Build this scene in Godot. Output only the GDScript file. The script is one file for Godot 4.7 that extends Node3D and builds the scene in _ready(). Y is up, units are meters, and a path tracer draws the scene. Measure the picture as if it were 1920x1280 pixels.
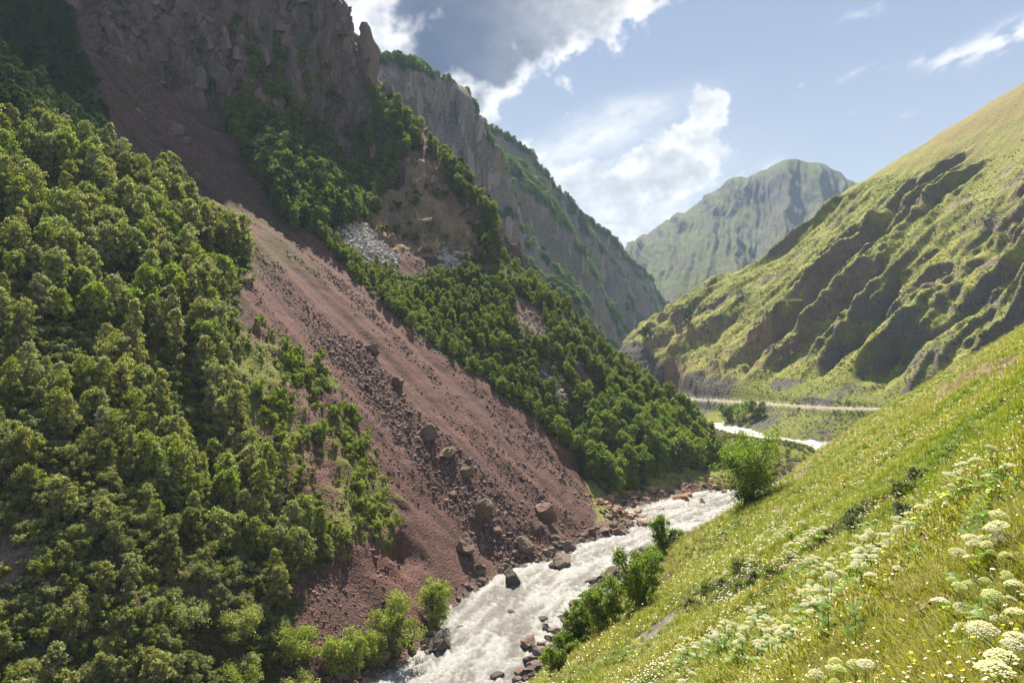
extends Node3D
# A mountain gorge: a forested scree slope and a river on the left, a flowering meadow slope on the right, gullied hills and a far peak behind.

const T1 := [Vector3(-18.1, -0.5, -101), Vector3(-10.9, -0.4, -124), Vector3(-4.5, -0.6, -135), Vector3(3.1, -0.4, -147.5), Vector3(14.9, -0.3, -160), Vector3(26.6, -0.3, -169), Vector3(38.3, -0.3, -193), Vector3(52.6, -0.3, -211), Vector3(73.9, -0.1, -240), Vector3(90.7, -0.3, -258), Vector3(-27.4, 6, -103), Vector3(-34.7, 4.5, -92), Vector3(-53.2, 12.3, -75), Vector3(-48.1, 18.3, -86), Vector3(-61.4, 24.4, -87), Vector3(-75, 42.2, -107), Vector3(-94.8, 66.8, -136), Vector3(-130.3, 108.3, -188), Vector3(-56.8, 31.3, -102), Vector3(-65.9, 50, -137), Vector3(-65.9, 66.5, -189), Vector3(-82.4, 82.4, -203), Vector3(-35.1, 25.7, -133), Vector3(-23.7, 13.6, -124), Vector3(-101.8, 91.2, -190), Vector3(-74.7, 50, -122), Vector3(-48, 24.3, -117), Vector3(-94.4, 103.4, -246), Vector3(-54.2, 62, -207), Vector3(-28.2, 36.6, -184), Vector3(-7.5, 18.7, -171), Vector3(4.7, 5.6, -159), Vector3(-40.5, 56.2, -214), Vector3(-9, 32, -206), Vector3(13.1, 13.6, -199), Vector3(24.4, 1.8, -196), Vector3(-95.1, 84.3, -215), Vector3(-72.2, 79.5, -226), Vector3(-127.7, 131.2, -268), Vector3(-116.5, 133.2, -288), Vector3(-143.5, 144.4, -262), Vector3(-97.2, 120.8, -280), Vector3(-151.8, 145.3, -245), Vector3(-169.2, 155.7, -245), Vector3(-142.4, 179.4, -300), Vector3(-76, 182.4, -320), Vector3(-63.9, 162.3, -328), Vector3(-53, 146.5, -326), Vector3(-82.5, 166.8, -318), Vector3(-113.7, 183.7, -310), Vector3(-99, 152.3, -305), Vector3(-73.5, 149.8, -318), Vector3(-41.4, 131.6, -318), Vector3(-24.1, 113.2, -303), Vector3(-12.7, 97, -292), Vector3(-3.1, 77.8, -284), Vector3(18, 57.6, -275), Vector3(37.1, 38.3, -268), Vector3(55.5, 22.2, -262), Vector3(71.8, 10, -258), Vector3(-47.4, 83.6, -272), Vector3(-27.3, 77.2, -268), Vector3(-7.8, 73.1, -270), Vector3(-68.3, 101.2, -262), Vector3(-89.1, 120.8, -280), Vector3(6.8, 41.5, -232), Vector3(23.3, 25, -228), Vector3(38.7, 9.7, -220), Vector3(37.1, 2.8, -211), Vector3(56.8, 3.2, -228), Vector3(-26.6, 50, -228), Vector3(-60, 3, -40), Vector3(-35, -1, -62), Vector3(-26, -1, -85), Vector3(-130, 45, -70), Vector3(-120, 25, -40), Vector3(-190, 95, -120), Vector3(-230, 150, -190), Vector3(-260, 230, -290), Vector3(-116, 272, -342), Vector3(-190, 295, -338), Vector3(-148, 292, -340), Vector3(-96, 236, -338), Vector3(-88, 188, -338), Vector3(-70, 152, -338), Vector3(-250, 320, -360), Vector3(-110, 250, -420), Vector3(-190, 300, -400), Vector3(98, -1, -336), Vector3(75, 0, -310), Vector3(40, 10, -320), Vector3(10, 25, -350), Vector3(-20, 75, -370), Vector3(-50, 120, -390), Vector3(60, 0, -380), Vector3(20, 5, -420), Vector3(-5, -2, -101), Vector3(0, -2.2, -125), Vector3(10, -2, -145), Vector3(25, -2, -163), Vector3(45, -2, -185), Vector3(72, -2, -206), Vector3(104, -2, -236), Vector3(117, -2, -262), Vector3(121, -2, -290), Vector3(88, 4.2, -252), Vector3(97, 3.8, -268), Vector3(80, 4.2, -240), Vector3(72, 2.6, -227), Vector3(104, 1.8, -286), Vector3(92, 3, -240), Vector3(103, 2.6, -262), Vector3(20, -8, -110), Vector3(50, -8, -160), Vector3(90, -8, -215), Vector3(10, -6, -80), Vector3(120, -6, -260)]  # crest above the view raised so the cliffs shade the upper slope
const T2A := [Vector3(-101.4, 203.9, -520), Vector3(-92.9, 231.8, -560), Vector3(-65.8, 226.1, -570), Vector3(-45.7, 216.1, -575), Vector3(-32.7, 208.4, -580), Vector3(-31.2, 193.3, -583), Vector3(-64.9, 175.6, -560), Vector3(-86.7, 184, -545), Vector3(-41.3, 153.2, -570), Vector3(-29.7, 164.4, -585), Vector3(-8.6, 127, -590), Vector3(-24.4, 102.9, -560), Vector3(17.2, 84.3, -590), Vector3(43.7, 67.5, -600), Vector3(63.2, 50, -620), Vector3(0, 65.7, -540), Vector3(-110, 205, -640), Vector3(-40, 180, -650), Vector3(0, 110, -640), Vector3(40, 60, -660), Vector3(-160, 225, -540), Vector3(-120, 170, -500), Vector3(-60, 90, -500), Vector3(0, 40, -520), Vector3(70, 10, -600), Vector3(60, 20, -680), Vector3(-150, 245, -580), Vector3(-100, 235, -575), Vector3(-60, 228, -590), Vector3(-30, 200, -610), Vector3(20, 10, -540)]
const T2B := [Vector3(-49.8, 260.2, -860), Vector3(0, 241, -880), Vector3(25.8, 209.9, -890), Vector3(52.8, 191.8, -910), Vector3(82.7, 177.5, -950), Vector3(137.3, 155.2, -1050), Vector3(195.5, 108.6, -1120), Vector3(249.2, 65.5, -1180), Vector3(134.8, 14.1, -880), Vector3(144.4, 23.8, -900), Vector3(185.8, 42.7, -1000), Vector3(99.1, 38.3, -800), Vector3(70.1, 60.8, -740), Vector3(50.9, 75.5, -700), Vector3(20.9, 112.8, -720), Vector3(0, 138.8, -720), Vector3(-31.3, 164.8, -720), Vector3(50.3, 133.8, -770), Vector3(83.5, 109.6, -820), Vector3(124.5, 82.7, -900), Vector3(-5.4, 178.7, -740), Vector3(33.1, 149.2, -760), Vector3(174.7, 71.8, -1000), Vector3(-70, 230, -960), Vector3(20, 180, -990), Vector3(110, 130, -1120), Vector3(190, 70, -1240), Vector3(240, 40, -1260), Vector3(150, 10, -860), Vector3(110, 5, -780), Vector3(80, 5, -720), Vector3(230, 30, -1100), Vector3(270, 20, -1250), Vector3(60, 10, -650), Vector3(-60, 150, -680), Vector3(-100, 220, -760)]
const T3 := [Vector3(234.8, 201.8, -1900), Vector3(283.4, 225.6, -1950), Vector3(345.2, 247, -1980), Vector3(435.6, 295.3, -2000), Vector3(539.4, 361.8, -2010), Vector3(637.6, 425.2, -2000), Vector3(695.3, 454, -2000), Vector3(738.5, 477, -2000), Vector3(763.5, 486.3, -1990), Vector3(793.5, 477, -2000), Vector3(882.1, 467.3, -2030), Vector3(946.1, 428.3, -2040), Vector3(1066, 316.4, -2040), Vector3(1191.8, 228.7, -2050), Vector3(272, 148.9, -1700), Vector3(285, 92.2, -1450), Vector3(346.5, 90.7, -1400), Vector3(464.2, 113.3, -1450), Vector3(608.5, 162.6, -1550), Vector3(767.4, 193.8, -1650), Vector3(420, 198.2, -1700), Vector3(559.1, 253.2, -1750), Vector3(705.2, 311.1, -1800), Vector3(859.3, 291.6, -1850), Vector3(350.1, 175, -1720), Vector3(523.8, 278.2, -1850), Vector3(150, 20, -1300), Vector3(350, 20, -1250), Vector3(600, 40, -1250), Vector3(900, 60, -1350), Vector3(1300, 150, -1700), Vector3(250, 120, -2300), Vector3(500, 300, -2350), Vector3(800, 380, -2350), Vector3(1100, 280, -2350), Vector3(1300, 100, -2300), Vector3(100, 60, -1700), Vector3(150, 120, -2200)]
const T4 := [Vector3(125.4, 21.5, -390.3), Vector3(152.6, 38.7, -387.7), Vector3(183.9, 61.5, -394.8), Vector3(219.1, 88.5, -407.6), Vector3(256.5, 117.2, -421.2), Vector3(296.4, 147.7, -435.7), Vector3(107.1, 21.7, -431.4), Vector3(129.4, 43.4, -455.1), Vector3(168.3, 74, -472.1), Vector3(206.8, 102.6, -482.7), Vector3(247.1, 132.3, -493.9), Vector3(289.1, 163.4, -505.6), Vector3(156.5, 25.6, -335), Vector3(179.7, 40.3, -333), Vector3(206.9, 59.8, -338.3), Vector3(237.4, 82.8, -347.6), Vector3(205.6, 45.7, -293.8), Vector3(93.3, 20, -456.4), Vector3(183.3, 32.5, -299.1), Vector3(82.3, 28.3, -513), Vector3(105.7, 47.4, -518), Vector3(125.4, 61.4, -522), Vector3(142.4, 76.6, -522), Vector3(156.2, 76.6, -530), Vector3(177.2, 88.5, -530), Vector3(199.8, 108.8, -529), Vector3(250.5, 147, -540), Vector3(287.6, 170.4, -537), Vector3(317.2, 189.2, -535), Vector3(346.5, 207.8, -533), Vector3(371.7, 223.1, -531), Vector3(100.6, 4.9, -417), Vector3(114.9, 6.9, -388), Vector3(125, 10, -349), Vector3(138.6, 11.9, -316), Vector3(151.1, 12.9, -304), Vector3(166.1, 13.2, -303), Vector3(103.3, -0.6, -341), Vector3(113.9, -0.3, -308), Vector3(126.1, -0.3, -296), Vector3(92, -1, -362), Vector3(80, -1, -400), Vector3(70, -1, -450), Vector3(60, -1, -520), Vector3(95, 5, -440), Vector3(80, 5, -520), Vector3(95, 8, -580), Vector3(140, 30, -600), Vector3(200, 70, -620), Vector3(280, 120, -640), Vector3(360, 180, -640), Vector3(430, 240, -620), Vector3(400, 260, -500), Vector3(400, 240, -420), Vector3(330, 190, -380), Vector3(280, 150, -330), Vector3(230, 100, -290), Vector3(190, 40, -280), Vector3(160, 8, -275), Vector3(140, -1, -285)]
const T5 := [Vector3(2.3, 19.1, -62), Vector3(9.3, 21.5, -66), Vector3(18.8, 25, -80), Vector3(15.6, 25.6, -76), Vector3(28.4, 26.2, -90), Vector3(43.8, 25.4, -115), Vector3(59.6, 26, -138), Vector3(77.1, 27.7, -155), Vector3(91.2, 31.6, -160), Vector3(87.1, 39.4, -142), Vector3(77.5, 45.5, -118), Vector3(68.6, 49, -98), Vector3(6, 33.7, -34), Vector3(9.7, 39, -30), Vector3(12.2, 42.4, -26), Vector3(4, 47.2, -5.6), Vector3(4.5, 46.1, -8.2), Vector3(4.4, 44.5, -11), Vector3(6.7, 47.2, -9.5), Vector3(9.8, 47.4, -14), Vector3(16.8, 47.5, -24), Vector3(19.7, 45.3, -32), Vector3(14.6, 44.1, -27), Vector3(7.1, 44.8, -14), Vector3(32.8, 37.2, -70), Vector3(21.8, 35.9, -55), Vector3(52, 40.8, -90), Vector3(39, 45.6, -60), Vector3(6.5, 38.5, -26), Vector3(11.3, 33.4, -45), Vector3(18, 35.3, -50), Vector3(0, 47.2, 0), Vector3(4, 50, 0), Vector3(3, 49, 4), Vector3(-4, 44.6, 0), Vector3(-8, 42, 4), Vector3(10, 55, 2), Vector3(20, 63, 5), Vector3(40, 78, 0), Vector3(60, 85, -20), Vector3(80, 85, -50), Vector3(110, 80, -90), Vector3(130, 65, -130), Vector3(-12, 30, -18), Vector3(-14, 20, -40), Vector3(-10, 2, -62), Vector3(-4, -2, -85), Vector3(4, -3, -98), Vector3(12, -2, -115), Vector3(24, -2, -140), Vector3(36, -2, -165), Vector3(56, -2, -185), Vector3(85, -2, -215), Vector3(10, 8, -90), Vector3(22, 8, -110), Vector3(36, 8, -130), Vector3(60, 8, -165), Vector3(108, -2, -240), Vector3(115, 6, -215), Vector3(140, 6, -225), Vector3(170, 15, -215), Vector3(150, 25, -190), Vector3(120, 12, -190), Vector3(-30, 10, -30), Vector3(-30, 20, 0)]
# areas of the left slope, in plan (x, z)
const AREAS := {
	"near": [Vector2(-131.6, -149.2), Vector2(-118, -170), Vector2(-110.5, -179.8), Vector2(-98.6, -182.8), Vector2(-92, -176.4), Vector2(-89.8, -193.6), Vector2(-75.7, -184.5), Vector2(-67.9, -187.6), Vector2(-60, -170), Vector2(-56.7, -149.5), Vector2(-55.6, -135.9), Vector2(-48.1, -128.8), Vector2(-34.3, -119.8), Vector2(-28.8, -115.2), Vector2(-31.6, -110.2), Vector2(-32.4, -102.3), Vector2(-32.8, -96.4), Vector2(-33, -91), Vector2(-37.7, -77), Vector2(-58.1, -62.1)],
	"dark": [Vector2(-189.1, -215.6), Vector2(-166.6, -279.2), Vector2(-145.7, -243.5), Vector2(-134.8, -239.4), Vector2(-121.8, -220.2), Vector2(-101, -184.8), Vector2(-110.5, -179.8), Vector2(-118, -170), Vector2(-131.6, -149.2)],
	"ridge": [Vector2(-65.8, -226.5), Vector2(-86.1, -242.6), Vector2(-109.3, -282.6), Vector2(-110.4, -293.9), Vector2(-103.4, -305), Vector2(-98.3, -310), Vector2(-81.9, -315.5), Vector2(-60.4, -321.8), Vector2(-41.7, -320.7), Vector2(-38.1, -309.4), Vector2(-47.3, -296.4), Vector2(-53.6, -273.7), Vector2(-57.1, -246)],
	"flank": [Vector2(-66.7, -229.6), Vector2(-54.9, -236.3), Vector2(-45, -238), Vector2(-36, -247.8), Vector2(-18.7, -257.4), Vector2(-11.7, -268), Vector2(-3.1, -282), Vector2(17.7, -270.2), Vector2(36.5, -263.5), Vector2(55.1, -260), Vector2(71.3, -256.4), Vector2(73.3, -244), Vector2(37.2, -211.1), Vector2(27.9, -199.9), Vector2(17.9, -203.9), Vector2(-9.1, -207.4), Vector2(-40.9, -216.2), Vector2(-60.4, -231)],
	"crest": [Vector2(-36.2, -312.4), Vector2(-24, -300.9), Vector2(-12.7, -291), Vector2(-3.1, -282), Vector2(-8.8, -269.8), Vector2(-16.2, -279.6), Vector2(-25.3, -290.4)],
	"mix": [Vector2(-59.2, -150.4), Vector2(-51.6, -161), Vector2(-36.9, -157.8), Vector2(-27.7, -145.6), Vector2(-19.5, -132.6), Vector2(-27, -114.6), Vector2(-31.1, -117.6), Vector2(-35.9, -122.2), Vector2(-48.1, -128.8), Vector2(-55.6, -135.9)],
	"tan": [Vector2(-37.7, -306.5), Vector2(-25.7, -295.2), Vector2(-16.5, -283.5), Vector2(-5.9, -272.8), Vector2(-26.9, -264.4), Vector2(-49, -259.7), Vector2(-52.5, -278.4), Vector2(-47.1, -295.2)],
	"grey": [Vector2(-56.5, -247.3), Vector2(-51.5, -263), Vector2(-40.7, -254.3), Vector2(-38.8, -248.2), Vector2(-45.6, -241.2), Vector2(-54, -240)],
	"grey_001": [Vector2(-26.8, -263.5), Vector2(-19.4, -267.3), Vector2(-15.3, -263.7), Vector2(-22.5, -257.5)],
	"grey_002": [Vector2(6.6, -226.3), Vector2(13.2, -225.3), Vector2(16.7, -224), Vector2(11.3, -220.1)],
	"brown": [Vector2(-0.9, -255.4), Vector2(7.4, -254.3), Vector2(14.1, -241.2), Vector2(17.5, -240), Vector2(6.8, -234.4), Vector2(0, -240.1)],
	"talus": [Vector2(-66.9, -89.4), Vector2(-61.6, -91.3), Vector2(-57.9, -87.5), Vector2(-53.4, -86.5), Vector2(-54.5, -82.2), Vector2(-59.2, -78.7)],
	"rough": [Vector2(-46.3, -167), Vector2(-38.1, -186.8), Vector2(-25, -170.7), Vector2(-9.8, -166.7), Vector2(4.8, -162.4), Vector2(9.3, -158.3), Vector2(0, -142.2), Vector2(-8.7, -147.4), Vector2(-20.1, -152.2), Vector2(-32.3, -163.8)]
}
const SUN := Vector3(-0.03, 0.785, -0.62)
const EXPOSURE := 3.3

var rng := RandomNumberGenerator.new()
var names := {}
var fine := FastNoiseLite.new()     # broad fractal noise, about 1 cycle per unit
var ridged := FastNoiseLite.new()
var cell := FastNoiseLite.new()
var rough := FastNoiseLite.new()


class Patch:
	var xs: PackedFloat64Array
	var zs: PackedFloat64Array
	var nx: int
	var nz: int
	var pos := PackedVector3Array()
	var nrm := PackedVector3Array()
	func fx(x: float) -> float:
		var i := clampi(xs.bsearch(x) - 1, 0, nx - 2)
		return i + clampf((x - xs[i]) / (xs[i + 1] - xs[i]), 0.0, 1.0)
	func fz(z: float) -> float:
		var i := clampi(zs.bsearch(z) - 1, 0, nz - 2)
		return i + clampf((z - zs[i]) / (zs[i + 1] - zs[i]), 0.0, 1.0)
	func mixed(a: PackedVector3Array, x: float, z: float) -> Vector3:
		var u := fx(x)
		var v := fz(z)
		var i := mini(int(u), nx - 2)
		var j := mini(int(v), nz - 2)
		u -= i
		v -= j
		var k := j * nx + i
		return a[k].lerp(a[k + 1], u).lerp(a[k + nx].lerp(a[k + nx + 1], u), v)
	func at(x: float, z: float) -> Vector3:
		return mixed(pos, x, z)
	func normal(x: float, z: float) -> Vector3:
		return mixed(nrm, x, z).normalized()
	func inside(x: float, z: float) -> bool:
		return x > xs[0] and x < xs[nx - 1] and z > zs[0] and z < zs[nz - 1]


# ------------------------------------------------------------------ naming
func numbered(called: String) -> String:
	var n: int = names.get(called, 0)
	names[called] = n + 1
	return called if n == 0 else "%s_%03d" % [called, n]


func tag(o: Node3D, label := "", category := "", group := "", kind := "") -> void:
	if label: o.set_meta("label", label)
	if category: o.set_meta("category", category)
	if group: o.set_meta("group", group)
	if kind: o.set_meta("kind", kind)


func thing(called: String, label: String, category: String, at: Vector3, group := "") -> Node3D:
	var o := Node3D.new()
	o.name = numbered(called)
	o.position = at
	tag(o, label, category, group)
	add_child(o)
	return o


func part(called: String, m: Mesh, mat: Material, parent: Node3D) -> MeshInstance3D:
	var o := MeshInstance3D.new()
	o.name = called
	o.mesh = m
	o.material_override = mat
	parent.add_child(o, true)
	return o


func lone(called: String, m: Mesh, mat: Material, at := Vector3.ZERO) -> MeshInstance3D:
	var o := MeshInstance3D.new()
	o.name = numbered(called)
	o.mesh = m
	o.material_override = mat
	o.position = at
	add_child(o)
	return o


func multi(called: String, m: Mesh, mat: Material, where: Array, tints: PackedColorArray, label := "") -> void:
	if where.is_empty():
		return
	var mm := MultiMesh.new()
	mm.transform_format = MultiMesh.TRANSFORM_3D
	mm.use_colors = tints.size() == where.size()
	mm.mesh = m
	mm.instance_count = where.size()
	for i in where.size():
		mm.set_instance_transform(i, where[i])
		if mm.use_colors:
			mm.set_instance_color(i, tints[i])
	var o := MultiMeshInstance3D.new()
	o.name = numbered(called)
	o.multimesh = mm
	if mat:
		o.material_override = mat
	tag(o, label, "", "", "stuff")
	add_child(o)


# ------------------------------------------------------------------ materials
func lin(r: float, g: float, b: float) -> Color:
	return Color(r, g, b).linear_to_srgb()


func grain(freq: float, octaves: int, lo: float, hi: float, kind := 0, size := 512, sd := 1, warm := 0.0) -> ImageTexture:
	var n := FastNoiseLite.new()
	n.seed = sd
	n.noise_type = FastNoiseLite.TYPE_CELLULAR if kind == 1 else FastNoiseLite.TYPE_SIMPLEX_SMOOTH
	if kind == 1:
		n.cellular_return_type = FastNoiseLite.RETURN_DISTANCE2_SUB
	n.fractal_type = FastNoiseLite.FRACTAL_RIDGED if kind == 2 else FastNoiseLite.FRACTAL_FBM
	n.fractal_octaves = octaves
	n.frequency = freq
	var im := n.get_seamless_image(size, size)
	im.convert(Image.FORMAT_RGB8)
	var data := im.get_data()
	for i in range(0, data.size(), 3):
		var v := lerpf(lo, hi, data[i] / 255.0) * 255.0
		data[i] = clampi(int(v * (1.0 + warm)), 0, 255)
		data[i + 1] = clampi(int(v), 0, 255)
		data[i + 2] = clampi(int(v * (1.0 - warm)), 0, 255)
	return ImageTexture.create_from_image(Image.create_from_data(size, size, false, Image.FORMAT_RGB8, data))


func ground_material(tone: Texture2D, relief: Texture2D, tile: float, cm: float) -> StandardMaterial3D:
	var m := StandardMaterial3D.new()
	m.vertex_color_use_as_albedo = true
	m.vertex_color_is_srgb = true
	m.albedo_texture = tone
	m.roughness = 0.95
	m.metallic_specular = 0.25
	m.uv1_triplanar = true
	m.uv1_world_triplanar = true
	m.uv1_scale = Vector3.ONE / tile
	m.heightmap_enabled = true
	m.heightmap_texture = relief
	m.heightmap_scale = cm
	return m


func leaf_material(c: Color, back: Color) -> StandardMaterial3D:
	var m := StandardMaterial3D.new()
	m.albedo_color = c
	m.vertex_color_use_as_albedo = true
	m.vertex_color_is_srgb = true
	m.roughness = 0.5
	m.metallic_specular = 0.38
	m.backlight_enabled = true
	m.backlight = back
	m.cull_mode = BaseMaterial3D.CULL_DISABLED
	return m


func plain(c: Color, r := 0.9) -> StandardMaterial3D:
	var m := StandardMaterial3D.new()
	m.albedo_color = c
	m.vertex_color_use_as_albedo = true
	m.vertex_color_is_srgb = true
	m.roughness = r
	m.metallic_specular = 0.3
	return m


# ------------------------------------------------------------------ terrain
func spline(pts: Array) -> Array:
	var n := pts.size()
	var m := n + 3
	var a := []
	for i in m:
		var row := PackedFloat64Array()
		row.resize(m + 1)
		a.append(row)
	for i in n:
		for j in n:
			var dx: float = (pts[i].x - pts[j].x) / 100.0
			var dz: float = (pts[i].z - pts[j].z) / 100.0
			var d := dx * dx + dz * dz
			a[i][j] = 0.5 * d * log(d) if d > 0.0 else 0.0
		a[i][n] = 1.0
		a[i][n + 1] = pts[i].x / 100.0
		a[i][n + 2] = pts[i].z / 100.0
		a[n][i] = 1.0
		a[n + 1][i] = pts[i].x / 100.0
		a[n + 2][i] = pts[i].z / 100.0
		a[i][m] = pts[i].y
	for c in m:
		var best := c
		for r in range(c + 1, m):
			if absf(a[r][c]) > absf(a[best][c]):
				best = r
		var swap = a[c]
		a[c] = a[best]
		a[best] = swap
		var top: PackedFloat64Array = a[c]
		for r in range(c + 1, m):
			var row: PackedFloat64Array = a[r]
			var f := row[c] / top[c]
			if f != 0.0:
				for k in range(c, m + 1):
					row[k] -= f * top[k]
				a[r] = row
	var w := PackedFloat64Array()
	w.resize(m)
	for c in range(m - 1, -1, -1):
		var row: PackedFloat64Array = a[c]
		var s := row[m]
		for k in range(c + 1, m):
			s -= row[k] * w[k]
		w[c] = s / row[c]
	var px := PackedFloat64Array()
	var pz := PackedFloat64Array()
	for p in pts:
		px.append(p.x / 100.0)
		pz.append(p.z / 100.0)
	return [px, pz, w, n]


func spline_at(t: Array, x: float, z: float) -> float:
	x /= 100.0
	z /= 100.0
	var px: PackedFloat64Array = t[0]
	var pz: PackedFloat64Array = t[1]
	var w: PackedFloat64Array = t[2]
	var n: int = t[3]
	var s := w[n] + w[n + 1] * x + w[n + 2] * z
	for i in n:
		var dx := x - px[i]
		var dz := z - pz[i]
		var d := dx * dx + dz * dz
		if d > 0.0:
			s += w[i] * 0.5 * d * log(d)
	return s


func steps(a: float, b: float, d: float) -> PackedFloat64Array:
	var out := PackedFloat64Array()
	var n := int(ceil((b - a) / d))
	for i in n + 1:
		out.append(lerpf(a, b, float(i) / n))
	return out


func cat(a: float, b: float, c: float, d: float, t: float) -> float:
	return b + 0.5 * t * (c - a + t * (2.0 * a - 5.0 * b + 4.0 * c - d + t * (3.0 * (b - c) + d - a)))


# heights from the control points on a coarse grid, refined to the fine one, with normals
func patch_of(pts: Array, xs: PackedFloat64Array, zs: PackedFloat64Array, coarse: float) -> Patch:
	var t := spline(pts)
	var x0 := xs[0] - coarse * 1.5
	var z0 := zs[0] - coarse * 1.5
	var cx := int((xs[xs.size() - 1] - x0) / coarse) + 4
	var cz := int((zs[zs.size() - 1] - z0) / coarse) + 4
	var g := PackedFloat64Array()
	g.resize(cx * cz)
	for j in cz:
		for i in cx:
			g[j * cx + i] = spline_at(t, x0 + i * coarse, z0 + j * coarse)
	var p := Patch.new()
	p.xs = xs
	p.zs = zs
	p.nx = xs.size()
	p.nz = zs.size()
	p.pos.resize(p.nx * p.nz)
	for j in p.nz:
		var v := (zs[j] - z0) / coarse
		var jj := int(v)
		v -= jj
		var row := PackedFloat64Array()
		row.resize(cx)
		for i in cx:
			row[i] = cat(g[(jj - 1) * cx + i], g[jj * cx + i], g[(jj + 1) * cx + i], g[(jj + 2) * cx + i], v)
		for i in p.nx:
			var u := (xs[i] - x0) / coarse
			var ii := int(u)
			p.pos[j * p.nx + i] = Vector3(xs[i], cat(row[ii - 1], row[ii], row[ii + 1], row[ii + 2], u - ii), zs[j])
	normals(p)
	return p


func normals(p: Patch) -> void:
	p.nrm.resize(p.nx * p.nz)
	for j in p.nz:
		var ja := maxi(j - 1, 0) * p.nx
		var jb := mini(j + 1, p.nz - 1) * p.nx
		for i in p.nx:
			var k := j * p.nx
			var n := (p.pos[jb + i] - p.pos[ja + i]).cross(p.pos[k + mini(i + 1, p.nx - 1)] - p.pos[k + maxi(i - 1, 0)])
			p.nrm[k + i] = n.normalized()


func patch_mesh(p: Patch, col: PackedColorArray) -> ArrayMesh:
	var idx := PackedInt32Array()
	idx.resize((p.nx - 1) * (p.nz - 1) * 6)
	var q := 0
	for j in p.nz - 1:
		for i in p.nx - 1:
			var k := j * p.nx + i
			idx[q] = k
			idx[q + 1] = k + 1
			idx[q + 2] = k + p.nx
			idx[q + 3] = k + 1
			idx[q + 4] = k + p.nx + 1
			idx[q + 5] = k + p.nx
			q += 6
	var a := []
	a.resize(Mesh.ARRAY_MAX)
	a[Mesh.ARRAY_VERTEX] = p.pos
	a[Mesh.ARRAY_NORMAL] = p.nrm
	a[Mesh.ARRAY_COLOR] = col
	a[Mesh.ARRAY_INDEX] = idx
	var m := ArrayMesh.new()
	m.add_surface_from_arrays(Mesh.PRIMITIVE_TRIANGLES, a)
	return m


func mesh_of(v: PackedVector3Array, idx: PackedInt32Array, col := PackedColorArray(), nrm := PackedVector3Array()) -> ArrayMesh:
	var a := []
	a.resize(Mesh.ARRAY_MAX)
	a[Mesh.ARRAY_VERTEX] = v
	a[Mesh.ARRAY_INDEX] = idx
	if col.size(): a[Mesh.ARRAY_COLOR] = col
	if nrm.size(): a[Mesh.ARRAY_NORMAL] = nrm
	var m := ArrayMesh.new()
	m.add_surface_from_arrays(Mesh.PRIMITIVE_TRIANGLES, a)
	return m


# which area of the left slope a place belongs to
var area_names := []
var area_polys := []
func area(x: float, z: float, order: Array) -> String:
	for k in order:
		if Geometry2D.is_point_in_polygon(Vector2(x, z), AREAS_P[k]):
			return k
	return ""
var AREAS_P := {}


# ------------------------------------------------------------------ sky
# clouds: azimuth, elevation (degrees), half width, half height, weight, how dark the thick middle is
const CLOUDS := [[-4.58, 20.88, 5.01, 4.38, 1.0, 1.0], [-6.24, 18.06, 3.76, 2.09, 0.6, 1.0], [0.0, 22.2, 5.85, 3.34, 0.8, 0.8], [4.38, 23.21, 5.01, 2.71, 0.75, 0.15], [-11.73, 21.07, 1.88, 3.34, 1.0, 0.0], [-10.53, 18.98, 1.34, 2.09, 0.5, 0.0], [-2.5, 24.99, 10.86, 3.76, 1.2, 0.9], [6.65, 24.52, 5.01, 2.09, 0.7, 0.2], [-2.3, 16.05, 1.17, 0.67, 0.45, 0.1], [-1.25, 18.53, 3.76, 2.09, 0.5, 0.6], [14.7, 14.24, 2.17, 2.09, 1.05, 0.18], [15.29, 15.52, 1.09, 1.17, 0.8, 0.1], [12.41, 12.05, 2.59, 2.51, 0.9, 0.3], [9.92, 9.58, 3.55, 2.71, 0.9, 0.35], [5.62, 10.48, 3.34, 2.3, 0.75, 0.3], [1.04, 12.93, 1.59, 1.09, 0.65, 0.15], [3.34, 11.92, 2.09, 1.34, 0.5, 0.15], [7.88, 7.0, 4.59, 1.67, 0.85, 0.3], [4.17, 7.86, 3.55, 2.51, 0.75, 0.3], [14.31, 10.8, 1.5, 1.67, 0.6, 0.2], [6.24, 14.93, 3.76, 0.58, 0.5, 0.0], [17.59, 10.62, 1.67, 0.29, 0.3, 0.0]]
const GLOW := [[6.65, 14.22, 5.85, 1.34, 1.0, 0.5], [4.17, 12.3, 3.76, 1.25, 0.4, 0.5], [7.06, 8.23, 7.93, 3.13, 0.75, 0.5], [31.93, 17.35, 1.75, 0.75, 1.0, 2.6], [34.07, 17.87, 2.09, 0.84, 1.0, 2.6], [28.5, 16.96, 1.67, 0.29, 0.8, 2.4], [30.56, 17.03, 1.42, 0.38, 0.8, 2.4], [25.35, 20.58, 1.25, 0.33, 0.35, 2.4], [17.59, 10.86, 2.09, 0.33, 0.5, 2.0], [24.66, 16.77, 1.0, 0.25, 0.3, 2.4], [28.34, 13.63, 0.67, 0.25, 0.3, 2.4]]

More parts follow.
